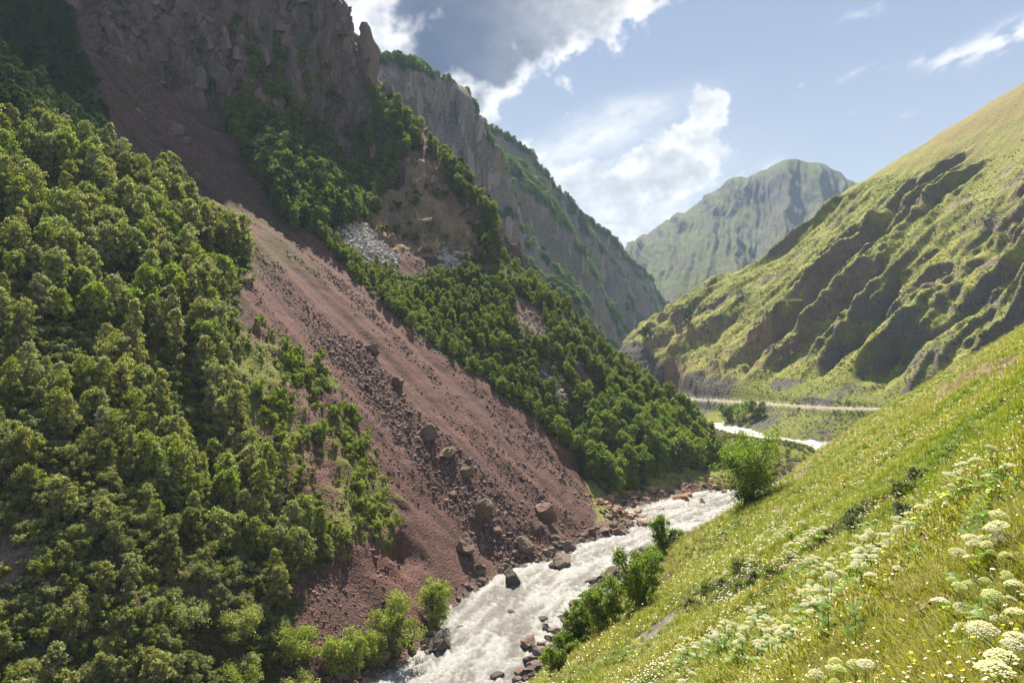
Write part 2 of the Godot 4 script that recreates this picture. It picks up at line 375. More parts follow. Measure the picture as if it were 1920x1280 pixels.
func sky_at(az: float, el: float) -> Vector3:
	var e := maxf(el, 0.0)
	var c := Vector3(0.62, 0.70, 0.83).lerp(Vector3(0.36, 0.46, 0.68), smoothstep(2.0, 26.0, e)).lerp(Vector3(0.16, 0.28, 0.58), smoothstep(26.0, 90.0, e))
	var wx := az + 1.6 * fine.get_noise_3d(az * 0.22, el * 0.3, 5.0)
	var wy := el + 1.2 * fine.get_noise_3d(az * 0.22, el * 0.3, 25.0)
	# thin veils
	for g in GLOW:
		var dx: float = (wx - g[0]) / g[2]
		var dy: float = (wy - g[1] - 0.28 * (wx - g[0])) / g[3]
		var f: float = g[4] * exp(-dx * dx - dy * dy) * clampf(0.8 + g[5] * (fine.get_noise_3d((az + el) * 0.5, (el - 0.5 * az) * 1.5, 40.0) + 0.5 * fine.get_noise_3d((az + el) * 1.5, (el - 0.5 * az) * 4.0, 44.0)), 0.0, 1.4)
		c = c.lerp(Vector3(1.02, 1.03, 1.06), clampf(f, 0.0, 0.95))
	var n := fine.get_noise_3d(az * 0.30, el * 0.36, 60.0) + 0.55 * fine.get_noise_3d(az * 0.9, el * 1.1, 90.0) + 0.3 * fine.get_noise_3d(az * 3.0, el * 3.4, 95.0)
	var field := 0.0
	var dark := 0.0
	var sum := 0.0001
	for b in CLOUDS:
		var dx: float = (wx - b[0]) / b[2]
		var dy: float = (wy - b[1]) / b[3]
		var f: float = b[4] * exp(-(dx * dx + dy * dy))
		field += f
		dark += f * b[5]
		sum += f
	dark /= sum
	# clouds elsewhere in the sky, in the same manner
	var away := smoothstep(40.0, 55.0, absf(az)) + smoothstep(32.0, 45.0, el)
	if away > 0.0:
		field += minf(away, 1.0) * clampf(0.45 + 1.1 * fine.get_noise_3d(sin(deg_to_rad(az)) * 9.0 * cos(deg_to_rad(el)), cos(deg_to_rad(az)) * 9.0 * cos(deg_to_rad(el)), el * 0.12), 0.0, 1.2)
		dark = lerpf(dark, 0.5, minf(away, 1.0))
	var d := field + 0.72 * n - 0.44
	var cover := smoothstep(0.0, 0.38, d)
	if cover > 0.0:
		var thick := smoothstep(0.10, 1.0, d + 0.95 * fine.get_noise_3d(az * 0.5, el * 0.6, 130.0))
		var white := Vector3(1.22, 1.23, 1.25) * (0.88 + 0.30 * fine.get_noise_3d(az * 0.8, el * 1.0, 160.0) + 0.12 * fine.get_noise_3d(az * 2.6, el * 3.0, 165.0))
		var cc := white.lerp(Vector3(0.06, 0.10, 0.215), thick * dark)
		c = c.lerp(cc, cover * 0.97)
	return c


func make_sky() -> ImageTexture:
	var w := 4096
	var h := 2048
	var lw := 512
	var lh := 256
	var low := PackedFloat32Array()
	low.resize(lw * lh * 3)
	for j in lh:
		var el := 90.0 - (j + 0.5) / lh * 180.0
		if el < -4.0:
			el = -4.0
		for i in lw:
			var c := sky_at(fposmod((i + 0.5) / lw * 360.0 + 180.0, 360.0) - 180.0, el)
			var k := (j * lw + i) * 3
			low[k] = c.x / EXPOSURE
			low[k + 1] = c.y / EXPOSURE
			low[k + 2] = c.z / EXPOSURE
	var im := Image.create_from_data(lw, lh, false, Image.FORMAT_RGBF, low.to_byte_array())
	im.resize(w, h, Image.INTERPOLATE_BILINEAR)
	# the part of the sky with detail, at full resolution
	var half := int(41.0 / 360.0 * w)
	var j0 := int((90.0 - 36.0) / 180.0 * h)
	var j1 := int((90.0 + 1.0) / 180.0 * h)
	for side in 2:   # the panorama begins straight ahead: right half at its left end, left half at its right end
		var i0 := 0 if side == 0 else w - half
		var win := PackedFloat32Array()
		win.resize(half * (j1 - j0) * 3)
		var k := 0
		for j in range(j0, j1):
			for i in range(i0, i0 + half):
				var c := sky_at((i + 0.5) / w * 360.0 - (0.0 if side == 0 else 360.0), 90.0 - (j + 0.5) / h * 180.0)
				win[k] = c.x / EXPOSURE
				win[k + 1] = c.y / EXPOSURE
				win[k + 2] = c.z / EXPOSURE
				k += 3
		im.blit_rect(Image.create_from_data(half, j1 - j0, false, Image.FORMAT_RGBF, win.to_byte_array()), Rect2i(0, 0, half, j1 - j0), Vector2i(i0, j0))
	return ImageTexture.create_from_image(im)


# ------------------------------------------------------------------ plants
func add_tube(v: PackedVector3Array, idx: PackedInt32Array, path: Array, radii: Array, sides := 6) -> void:
	var first := v.size()
	for k in path.size():
		var d: Vector3 = (path[mini(k + 1, path.size() - 1)] - path[maxi(k - 1, 0)]).normalized()
		var s := d.cross(Vector3(0.31, 0.2, 0.93)).normalized()
		var t := d.cross(s)
		for i in sides:
			var a := TAU * i / sides
			v.append(path[k] + (s * cos(a) + t * sin(a)) * radii[k])
	for k in path.size() - 1:
		for i in sides:
			var a := first + k * sides + i
			var b := first + k * sides + (i + 1) % sides
			idx.append_array([a, b, a + sides, b, b + sides, a + sides])


# one tree: [trunk mesh, crown mesh]; the crown is made of leaf-sized faces in clumps that hang on the limbs
func tree_meshes(height: float, radius: float, low: float, stems: int, clumps: int, per: int, leaf: float, hue: Color) -> Array:
	var tv := PackedVector3Array()
	var ti := PackedInt32Array()
	var v := PackedVector3Array()
	var idx := PackedInt32Array()
	var col := PackedColorArray()
	var tops := []
	for s in stems:
		var a := TAU * s / stems + rng.randf()
		var spread := 0.0 if stems == 1 else radius * rng.randf_range(0.35, 0.72)
		var top := Vector3(cos(a) * spread + rng.randf_range(-0.08, 0.08) * height, height * rng.randf_range(0.50 if stems >= 4 else 0.72, 0.88), sin(a) * spread + rng.randf_range(-0.08, 0.08) * height)
		var mid := Vector3(top.x * 0.4 + rng.randf_range(-0.1, 0.1), height * 0.4, top.z * 0.4 + rng.randf_range(-0.1, 0.1))
		var r := 0.013 * height + 0.02
		add_tube(tv, ti, [Vector3(0, -0.6, 0) + Vector3(cos(a), 0, sin(a)) * 0.05 * stems, mid * 0.5, mid, top], [r * 1.5, r, r * 0.7, r * 0.25], 5)
		tops.append([mid, top, rng.randf_range(0.65, 1.3)])
	for c in clumps:
		var t := pow(rng.randf(), 0.8)
		var y := lerpf(low, 0.97, t)
		var prof := sqrt(maxf(0.0, sin(PI * clampf(lerpf(0.18, 0.97, t), 0.0, 1.0))))
		var a := rng.randf() * TAU
		var rr := radius * prof * sqrt(rng.randf_range(0.15, 1.0))
		var lobe := 1.0 + 0.25 * sin(a * 2.0 + height * 3.1) + 0.15 * sin(a * 5.0 + height)
		var p := Vector3(cos(a) * rr * lobe, y * height, sin(a) * rr * lobe)
		if stems >= 4:
			# every stem carries a crown of its own
			var own: Array = tops[c % stems]
			var tt := pow(rng.randf(), 0.75)
			var b := rng.randf() * TAU
			var rl: float = radius * 0.46 * sqrt(maxf(0.0, sin(PI * lerpf(0.2, 0.98, tt)))) * sqrt(rng.randf_range(0.1, 1.0)) * own[2] * (1.0 + 0.3 * sin(b * 3.0 + tt * 9.0))
			p = Vector3(own[1].x * (0.35 + 0.65 * tt), lerpf(low * height, own[1].y * 1.14, tt), own[1].z * (0.35 + 0.65 * tt)) + Vector3(cos(b) * rl, 0, sin(b) * rl)
		if c < stems:
			p = tops[c][1]
		var stem: Array = tops[c % stems]
		if c % 2 == 0:
			var base: Vector3 = stem[0].lerp(stem[1], clampf(y - 0.25, 0.0, 0.9))
			add_tube(tv, ti, [base, base.lerp(p, 0.6) + Vector3(0, 0.15, 0), p], [0.05 + 0.003 * height, 0.03, 0.012], 3)
		var size := radius * rng.randf_range(0.12, 0.32)
		var tone := rng.randf_range(0.82, 1.12)
		for l in per:
			var d := Vector3(rng.randfn(), rng.randfn() * 0.8, rng.randfn())
			d = d.normalized() * (pow(rng.randf(), 0.5) * 0.95 + 0.32 * absf(rng.randfn()) * rng.randf())
			var q := p + d * size
			q.y -= 0.12 * size * (d.x * d.x + d.z * d.z)
			var n := (d + Vector3(rng.randfn(), rng.randfn() + 0.5, rng.randfn()) * 0.75).normalized()
			var s := n.cross(Vector3(rng.randfn(), rng.randfn(), rng.randfn())).normalized()
			var u := n.cross(s)
			var k := v.size()
			var z := leaf * rng.randf_range(0.7, 1.25)
			v.append(q - u * z * 0.5)
			v.append(q + s * z * 0.32 + n * z * 0.08)
			v.append(q + u * z * 0.6)
			v.append(q - s * z * 0.32 + n * z * 0.08)
			idx.append_array([k, k + 1, k + 2, k, k + 2, k + 3])
			var b := tone * rng.randf_range(0.72, 1.14)
			var cc := Color(minf(hue.r * b * rng.randf_range(0.93, 1.08), 1.0), minf(hue.g * b, 1.0), minf(hue.b * b * rng.randf_range(0.85, 1.1), 1.0))
			for e in 4:
				col.append(cc)
	return [mesh_of(tv, ti), mesh_of(v, idx, col)]


# trunk and crown in one mesh with two surfaces, for the mass of a wood
func joined_tree(t: Array, bark: Material, leaves: Material) -> ArrayMesh:
	var m := ArrayMesh.new()
	for i in 2:
		m.add_surface_from_arrays(Mesh.PRIMITIVE_TRIANGLES, t[i].surface_get_arrays(0))
		m.surface_set_material(i, bark if i == 0 else leaves)
	return m


# ------------------------------------------------------------------ rocks
func rock_mesh(sub: int, sd: int, cuts: int, flat: float, smooth := false) -> ArrayMesh:
	var r := RandomNumberGenerator.new()
	r.seed = sd
	var sp := SphereMesh.new()
	sp.radius = 1.0
	sp.height = 2.0
	sp.radial_segments = sub * 2
	sp.rings = sub
	var a := sp.get_mesh_arrays()
	var v: PackedVector3Array = a[Mesh.ARRAY_VERTEX]
	var planes := []
	for c in cuts:
		planes.append([Vector3(r.randfn(), r.randfn() * 0.8, r.randfn()).normalized(), r.randf_range(0.45, 0.8)])
	for i in v.size():
		var p := v[i]
		for c in planes:
			var over: float = p.dot(c[0]) - c[1]
			if over > 0.0:
				p -= c[0] * over * 0.97
		p *= 1.0 + 0.22 * fine.get_noise_3d(v[i].x * 1.6 + sd * 7.0, v[i].y * 1.6, v[i].z * 1.6) + 0.09 * rough.get_noise_3d(v[i].x * 5.0 + sd, v[i].y * 5.0, v[i].z * 5.0)
		p.y *= flat
		v[i] = p
	var st := SurfaceTool.new()
	st.begin(Mesh.PRIMITIVE_TRIANGLES)
	var idx: PackedInt32Array = a[Mesh.ARRAY_INDEX]
	for i in idx:
		st.set_smooth_group(0 if smooth else -1)
		st.add_vertex(v[i])
	st.generate_normals()
	st.index()
	return st.commit()


# a rough angular block: a box with shifted corners and broken edges, flat faces
func slab_mesh(sd: int) -> ArrayMesh:
	var r := RandomNumberGenerator.new()
	r.seed = sd
	var pts := []
	for ring in 4:
		var y: float = [-1.0, -0.3, 0.45, 1.0][ring]
		var w: float = [1.0, 1.05, 1.0, 0.72][ring]
		for i in 6:
			var a := TAU * (i + 0.25 * r.randfn()) / 6.0
			pts.append(Vector3(cos(a) * w * r.randf_range(0.75, 1.15), y + r.randf_range(-0.22, 0.22), sin(a) * w * r.randf_range(0.75, 1.15)))
	pts.append(Vector3(0.1, 1.0, 0))
	var st := SurfaceTool.new()
	st.begin(Mesh.PRIMITIVE_TRIANGLES)
	st.set_smooth_group(-1)
	for k in 3:
		for i in 6:
			var a := k * 6 + i
			var b := k * 6 + (i + 1) % 6
			for e in [a, b, a + 6, b, b + 6, a + 6]:
				st.add_vertex(pts[e])
	for i in 6:
		for e in [18 + i, 18 + (i + 1) % 6, 24]:
			st.add_vertex(pts[e])
	st.generate_normals()
	return st.commit()


var bark := plain(lin(0.13, 0.115, 0.095))
var trees := []          # every tree of the scene: [place, variant, scale, yaw, wood]
var kinds := []          # tree variants: [trunk, crown]
var leaves := []         # leaf materials


func _ready() -> void:
	# camera
	var cam := Camera3D.new()
	cam.name = "camera"
	cam.position = Vector3(0, 50, 0)
	cam.rotation_degrees = Vector3(-1.67, 0, 0)
	cam.fov = 50.02
	cam.near = 0.2
	cam.far = 15000.0
	add_child(cam)
	# noises
	fine.seed = 11
	fine.noise_type = FastNoiseLite.TYPE_SIMPLEX_SMOOTH
	fine.frequency = 0.5
	fine.fractal_octaves = 5
	ridged.seed = 5
	ridged.noise_type = FastNoiseLite.TYPE_SIMPLEX_SMOOTH
	ridged.fractal_type = FastNoiseLite.FRACTAL_RIDGED
	ridged.fractal_octaves = 4
	ridged.frequency = 0.5
	rough.seed = 3
	rough.noise_type = FastNoiseLite.TYPE_SIMPLEX
	rough.frequency = 0.5
	rough.fractal_octaves = 2
	cell.seed = 8
	cell.noise_type = FastNoiseLite.TYPE_CELLULAR
	cell.frequency = 0.5
	cell.fractal_type = FastNoiseLite.FRACTAL_NONE
	cell.cellular_return_type = FastNoiseLite.RETURN_DISTANCE2_SUB
	rng.seed = 2024
	for k in AREAS:
		AREAS_P[k] = PackedVector2Array(AREAS[k])
	# sky, air and sun
	var sky_mat := PanoramaSkyMaterial.new()
	sky_mat.panorama = make_sky()
	var sky := Sky.new()
	sky.sky_material = sky_mat
	var env := Environment.new()
	env.background_mode = Environment.BG_SKY
	env.sky = sky
	env.tonemap_mode = Environment.TONE_MAPPER_LINEAR
	env.tonemap_exposure = EXPOSURE
	env.sdfgi_enabled = true
	env.ssao_enabled = true
	env.ssil_enabled = true
	env.fog_enabled = true
	env.fog_density = 0.00011
	env.fog_light_color = Color(0.74, 0.87, 1.0)
	var we := WorldEnvironment.new()
	we.name = "environment"
	we.environment = env
	add_child(we)
	var sun := DirectionalLight3D.new()
	sun.name = "sun"
	sun.basis = Basis.looking_at(-SUN.normalized())
	sun.light_energy = 1.6
	sun.light_color = Color(1.0, 0.955, 0.87)
	sun.light_angular_distance = 0.5
	sun.shadow_enabled = true
	add_child(sun)

	print("sky ", Time.get_ticks_msec())
	make_tree_kinds()
	var left := left_slope()
	print("left ", Time.get_ticks_msec())
	var hill := right_hill()
	hill_grass(hill)
	cliff_rocks(hill, "hill_rocks", "tan broken rocks at the hill's left foot", 9000, [82.0, 150.0, -490.0, -380.0], Vector2(0.8, 3.2), 1.3, c3(0.26, 0.19, 0.12), c3(0.11, 0.095, 0.085), 0.80, false)
	cliff_rocks(hill, "gully_rocks", "brown crumbling rocks in the bare gullies of the hill", 26000, [100.0, 380.0, -530.0, -290.0], Vector2(0.5, 2.2), 0.9, c3(0.155, 0.118, 0.092), c3(0.085, 0.072, 0.064), 0.66, false)
	far_mountains()
	print("hills ", Time.get_ticks_msec())
	var meadow := meadow_slope()
	river()
	road(hill)
	print("river ", Time.get_ticks_msec())
	woods(left)
	undergrowth(left, hill)
	print("woods ", Time.get_ticks_msec())
	scree(left)
	cliff_rocks(left, "cliff_rocks", "angular blocks and ribs of the red upper cliff and the tan crag", 60000, [-230.0, 10.0, -345.0, -235.0], Vector2(0.7, 3.4), 1.5, RED_ROCK, c3(0.095, 0.078, 0.07), 0.60, true)
	boulders(left, meadow)
	print("rocks ", Time.get_ticks_msec())
	riverside_trees(left, meadow, hill)
	place_trees()
	meadow_plants(meadow)
	cattle()
	print("plants ", Time.get_ticks_msec())


func make_tree_kinds() -> void:
	# 0 tall birch, 1 broad birch, 2 slender birch, 3 round bush, 4 wide many-stemmed willow, 5 second birch, 6 low shrub
	kinds.append(tree_meshes(9.6, 2.1, 0.06, 2, 74, 40, 0.36, Color(0.95, 0.96, 0.90)))
	kinds.append(tree_meshes(7.8, 2.5, 0.05, 3, 78, 40, 0.36, Color(0.92, 0.97, 0.86)))
	kinds.append(tree_meshes(10.0, 1.7, 0.06, 1, 64, 40, 0.34, Color(0.98, 0.96, 0.93)))
	kinds.append(tree_meshes(3.2, 1.7, 0.10, 4, 24, 60, 0.26, Color(0.94, 0.97, 0.84)))
	kinds.append(tree_meshes(6.5, 3.1, 0.05, 5, 46, 62, 0.34, Color(0.94, 0.96, 0.88)))
	kinds.append(tree_meshes(8.8, 2.0, 0.05, 2, 74, 40, 0.33, Color(0.96, 0.95, 0.94)))
	kinds.append(tree_meshes(1.5, 1.1, 0.05, 4, 14, 40, 0.19, Color(0.95, 0.97, 0.82)))
	# 7, 8 finely leaved small birches and 9 a finely leaved bush for the nearest part of the wood
	kinds.append(tree_meshes(5.6, 1.7, 0.04, 3, 58, 62, 0.27, Color(0.95, 0.96, 0.90)))
	kinds.append(tree_meshes(4.8, 2.1, 0.04, 5, 66, 60, 0.26, Color(0.96, 0.97, 0.92)))
	kinds.append(tree_meshes(2.6, 1.6, 0.03, 5, 40, 56, 0.21, Color(0.95, 0.97, 0.86)))
	leaves.append(leaf_material(lin(0.400, 0.385, 0.180), Color(0.85, 0.95, 0.45)))   # olive
	leaves.append(leaf_material(lin(0.290, 0.325, 0.080), Color(0.80, 1.0, 0.35)))    # fresh green
	leaves.append(leaf_material(lin(0.390, 0.390, 0.240), Color(0.85, 0.95, 0.55)))   # greyish
	leaves.append(leaf_material(lin(0.105, 0.130, 0.050), Color(0.60, 0.75, 0.35)))   # dark, for dark bushes and for shade put into the upper woods' colour
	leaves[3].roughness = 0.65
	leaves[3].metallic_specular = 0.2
	leaves.append(leaf_material(lin(0.365, 0.375, 0.100), Color(0.85, 1.0, 0.35)))    # yellow green


# colours are real-world (linear) base colours
func c3(r: float, g: float, b: float) -> Vector3:
	return Vector3(r, g, b)


func srgb(c: Vector3) -> Color:
	return Color(maxf(c.x, 0.0), maxf(c.y, 0.0), maxf(c.z, 0.0)).linear_to_srgb()


const RED_SCREE := Vector3(0.118, 0.071, 0.067)
const DARK_SCREE := Vector3(0.070, 0.046, 0.044)
const RED_ROCK := Vector3(0.150, 0.100, 0.088)
const TAN_ROCK := Vector3(0.235, 0.175, 0.115)
const GREY_TALUS := Vector3(0.30, 0.285, 0.27)
const FLOOR_GREEN := Vector3(0.050, 0.062, 0.022)
const TURF := Vector3(0.150, 0.170, 0.045)
const ORDER := ["crest", "ridge", "grey", "grey_001", "grey_002", "brown", "tan", "mix", "talus", "near", "dark", "flank", "rough"]
var area_grid := PackedByteArray()
const AX := -300.0
const AZ := -430.0
const AN := 220
const AM := 205

func left_area(x: float, z: float) -> int:
	var i := int((x - AX) / 2.0)
	var j := int((z - AZ) / 2.0)
	if i < 0 or j < 0 or i >= AN or j >= AM:
		return 0
	return area_grid[j * AN + i]


func left_slope() -> Patch:
	area_grid.resize(AN * AM)
	for j in AM:
		for i in AN:
			var q := Vector2(AX + i * 2.0 + 1.0, AZ + j * 2.0 + 1.0)
			for k in ORDER.size():
				if Geometry2D.is_point_in_polygon(q, AREAS_P[ORDER[k]]):
					area_grid[j * AN + i] = k + 1
					break
	var p := patch_of(T1, steps(-300, 128, 1.0), steps(-430, -36, 1.0), 5.0)
	var base := p.nrm.duplicate()
	var kind := PackedByteArray()
	kind.resize(p.pos.size())
	for k in p.pos.size():
		var q := p.pos[k]
		var n := base[k]
		var w1 := fine.get_noise_3d(q.x * 0.14, q.y * 0.14, q.z * 0.14)
		var w2 := rough.get_noise_3d(q.x * 0.5, q.y * 0.3, q.z * 0.5)
		var a := left_area(q.x + w1 * 7.0, q.z + w2 * 5.0)
		kind[k] = a
		var steep := smoothstep(0.72, 0.58, n.y + 0.05 * w1)
		if a == 7:
			steep = maxf(steep, 0.75)
		var along := q.x * 0.465 - q.z * 0.885
		var up := -q.x * 0.885 - q.z * 0.465
		var d := w1 * 0.8
		if steep > 0.0:
			var crack := ridged.get_noise_3d(q.x * 0.11, q.y * 0.035, q.z * 0.11)
			d += steep * (6.0 * (crack - 0.2) + 2.4 * rough.get_noise_3d(q.x * 0.22, q.y * 0.16, q.z * 0.22) + 1.3 * cell.get_noise_3d(q.x * 0.16, q.y * 0.08, q.z * 0.16))
		else:
			d += 1.1 * fine.get_noise_2d(along * 0.16, up * 0.010) + (0.5 if a == 13 or a == 9 else 0.12) * w2
			if a == 8:
				d += 0.5 * w2 + 0.8 * fine.get_noise_2d(along * 0.3, up * 0.12)
		p.pos[k] = q + n * d * smoothstep(0.0, 4.0, q.y + 1.0)
	normals(p)
	var col := PackedColorArray()
	col.resize(p.pos.size())
	for k in p.pos.size():
		var q := p.pos[k]
		var a := kind[k]
		var along := q.x * 0.465 - q.z * 0.885
		var up := -q.x * 0.885 - q.z * 0.465
		var streak := fine.get_noise_2d(along * 0.35, up * 0.02)
		var patchy := fine.get_noise_3d(q.x * 0.1, q.y * 0.1, q.z * 0.1)
		var spot := rough.get_noise_3d(q.x * 0.8, q.y * 0.8, q.z * 0.8)
		var c := RED_SCREE.lerp(DARK_SCREE, clampf(0.4 + 2.0 * streak + 0.15 * spot + 0.5 * fine.get_noise_2d(along * 0.9, up * 0.03), 0.0, 1.0))
		c = c.lerp(c3(0.125, 0.068, 0.060), clampf(0.8 * fine.get_noise_2d(along * 0.09 + 40.0, up * 0.01), 0.0, 0.8))
		match a:
			1, 2, 12: c = FLOOR_GREEN.lerp(c3(0.10, 0.085, 0.06), clampf(0.3 + patchy * 1.5, 0.0, 1.0))
			3, 4, 5: c = GREY_TALUS * (0.85 + 0.5 * spot)
			6: c = c3(0.17, 0.13, 0.115) * (0.9 + 0.4 * spot)
			7: c = TAN_ROCK.lerp(c3(0.15, 0.115, 0.09), clampf(0.4 + patchy * 1.6, 0.0, 1.0)).lerp(c3(0.27, 0.17, 0.10), clampf(spot * 0.6, 0.0, 0.5))
			8: c = c.lerp(TURF * 0.8, smoothstep(-0.15, 0.25, patchy + 0.5 * spot + 0.05))
			9: c = c3(0.15, 0.12, 0.105) * (0.9 + 0.4 * spot)
			10, 11: c = FLOOR_GREEN.lerp(c3(0.085, 0.068, 0.05), smoothstep(0.0, 0.3, patchy))
			13: c = DARK_SCREE.lerp(RED_SCREE, 0.35 + 0.4 * spot)
		var steep := smoothstep(0.66, 0.54, p.nrm[k].y + 0.06 * patchy)
		if a != 7 and q.y > 25.0:
			var rk := RED_ROCK.lerp(c3(0.105, 0.085, 0.075), clampf(0.45 + 1.3 * fine.get_noise_3d(q.x * 0.2, q.y * 0.06, q.z * 0.2), 0.0, 1.0))
			rk = rk.lerp(c3(0.07, 0.08, 0.035), smoothstep(0.2, 0.4, patchy) * smoothstep(0.4, 0.6, p.nrm[k].y))
			c = c.lerp(rk, steep)
		if a == 0 and q.y > 60.0:
			c = c.lerp(c3(0.075, 0.075, 0.035), smoothstep(0.05, 0.35, patchy + 0.3 * spot) * 0.7)
		if q.x > 20.0 and q.y < 9.0 and q.y > 0.6 and (a == 0 or q.x > 66.0) and q.z < -168.0:
			c = TURF.lerp(c3(0.15, 0.11, 0.09), smoothstep(0.0, 0.3, patchy + spot * 0.4))
		c = c.lerp(c3(0.11, 0.09, 0.078), smoothstep(1.1, 0.2, q.y))
		col[k] = srgb(c)
	var m := lone("left_hillside", patch_mesh(p, col), ground_material(grain(0.02, 5, 0.55, 1.35, 0, 512, 4, 0.03), grain(0.03, 4, 0.0, 1.0, 1, 512, 9), 9.0, 45.0))
	tag(m, "steep left hillside of red scree, woodland and cliffs above the river", "", "", "structure")
	return p


func hill_coords(x: float, z: float) -> Vector2:   # x: along the toe of the right hill, y: uphill
	return Vector2(-0.41 * (x - 151.0) - 0.91 * (z + 304.0), 0.91 * (x - 151.0) - 0.41 * (z + 304.0))


const ROAD := [Vector3(96, 3.5, -452), Vector3(100, 5, -417), Vector3(114, 7, -388), Vector3(124.6, 10, -349), Vector3(138, 12, -316), Vector3(151, 13, -304), Vector3(168, 13.5, -296), Vector3(190, 14, -286)]

func road_near(x: float, z: float) -> Vector2:   # distance to the road's middle line, its height there
	var best := Vector2(1e9, 0)
	for i in ROAD.size() - 1:
		var a := Vector2(ROAD[i].x, ROAD[i].z)
		var b := Vector2(ROAD[i + 1].x, ROAD[i + 1].z)
		var t := clampf((Vector2(x, z) - a).dot(b - a) / (b - a).length_squared(), 0.0, 1.0)
		var d := Vector2(x, z).distance_to(a.lerp(b, t))
		if d < best.x:
			best = Vector2(d, lerpf(ROAD[i].y, ROAD[i + 1].y, t))
	return best


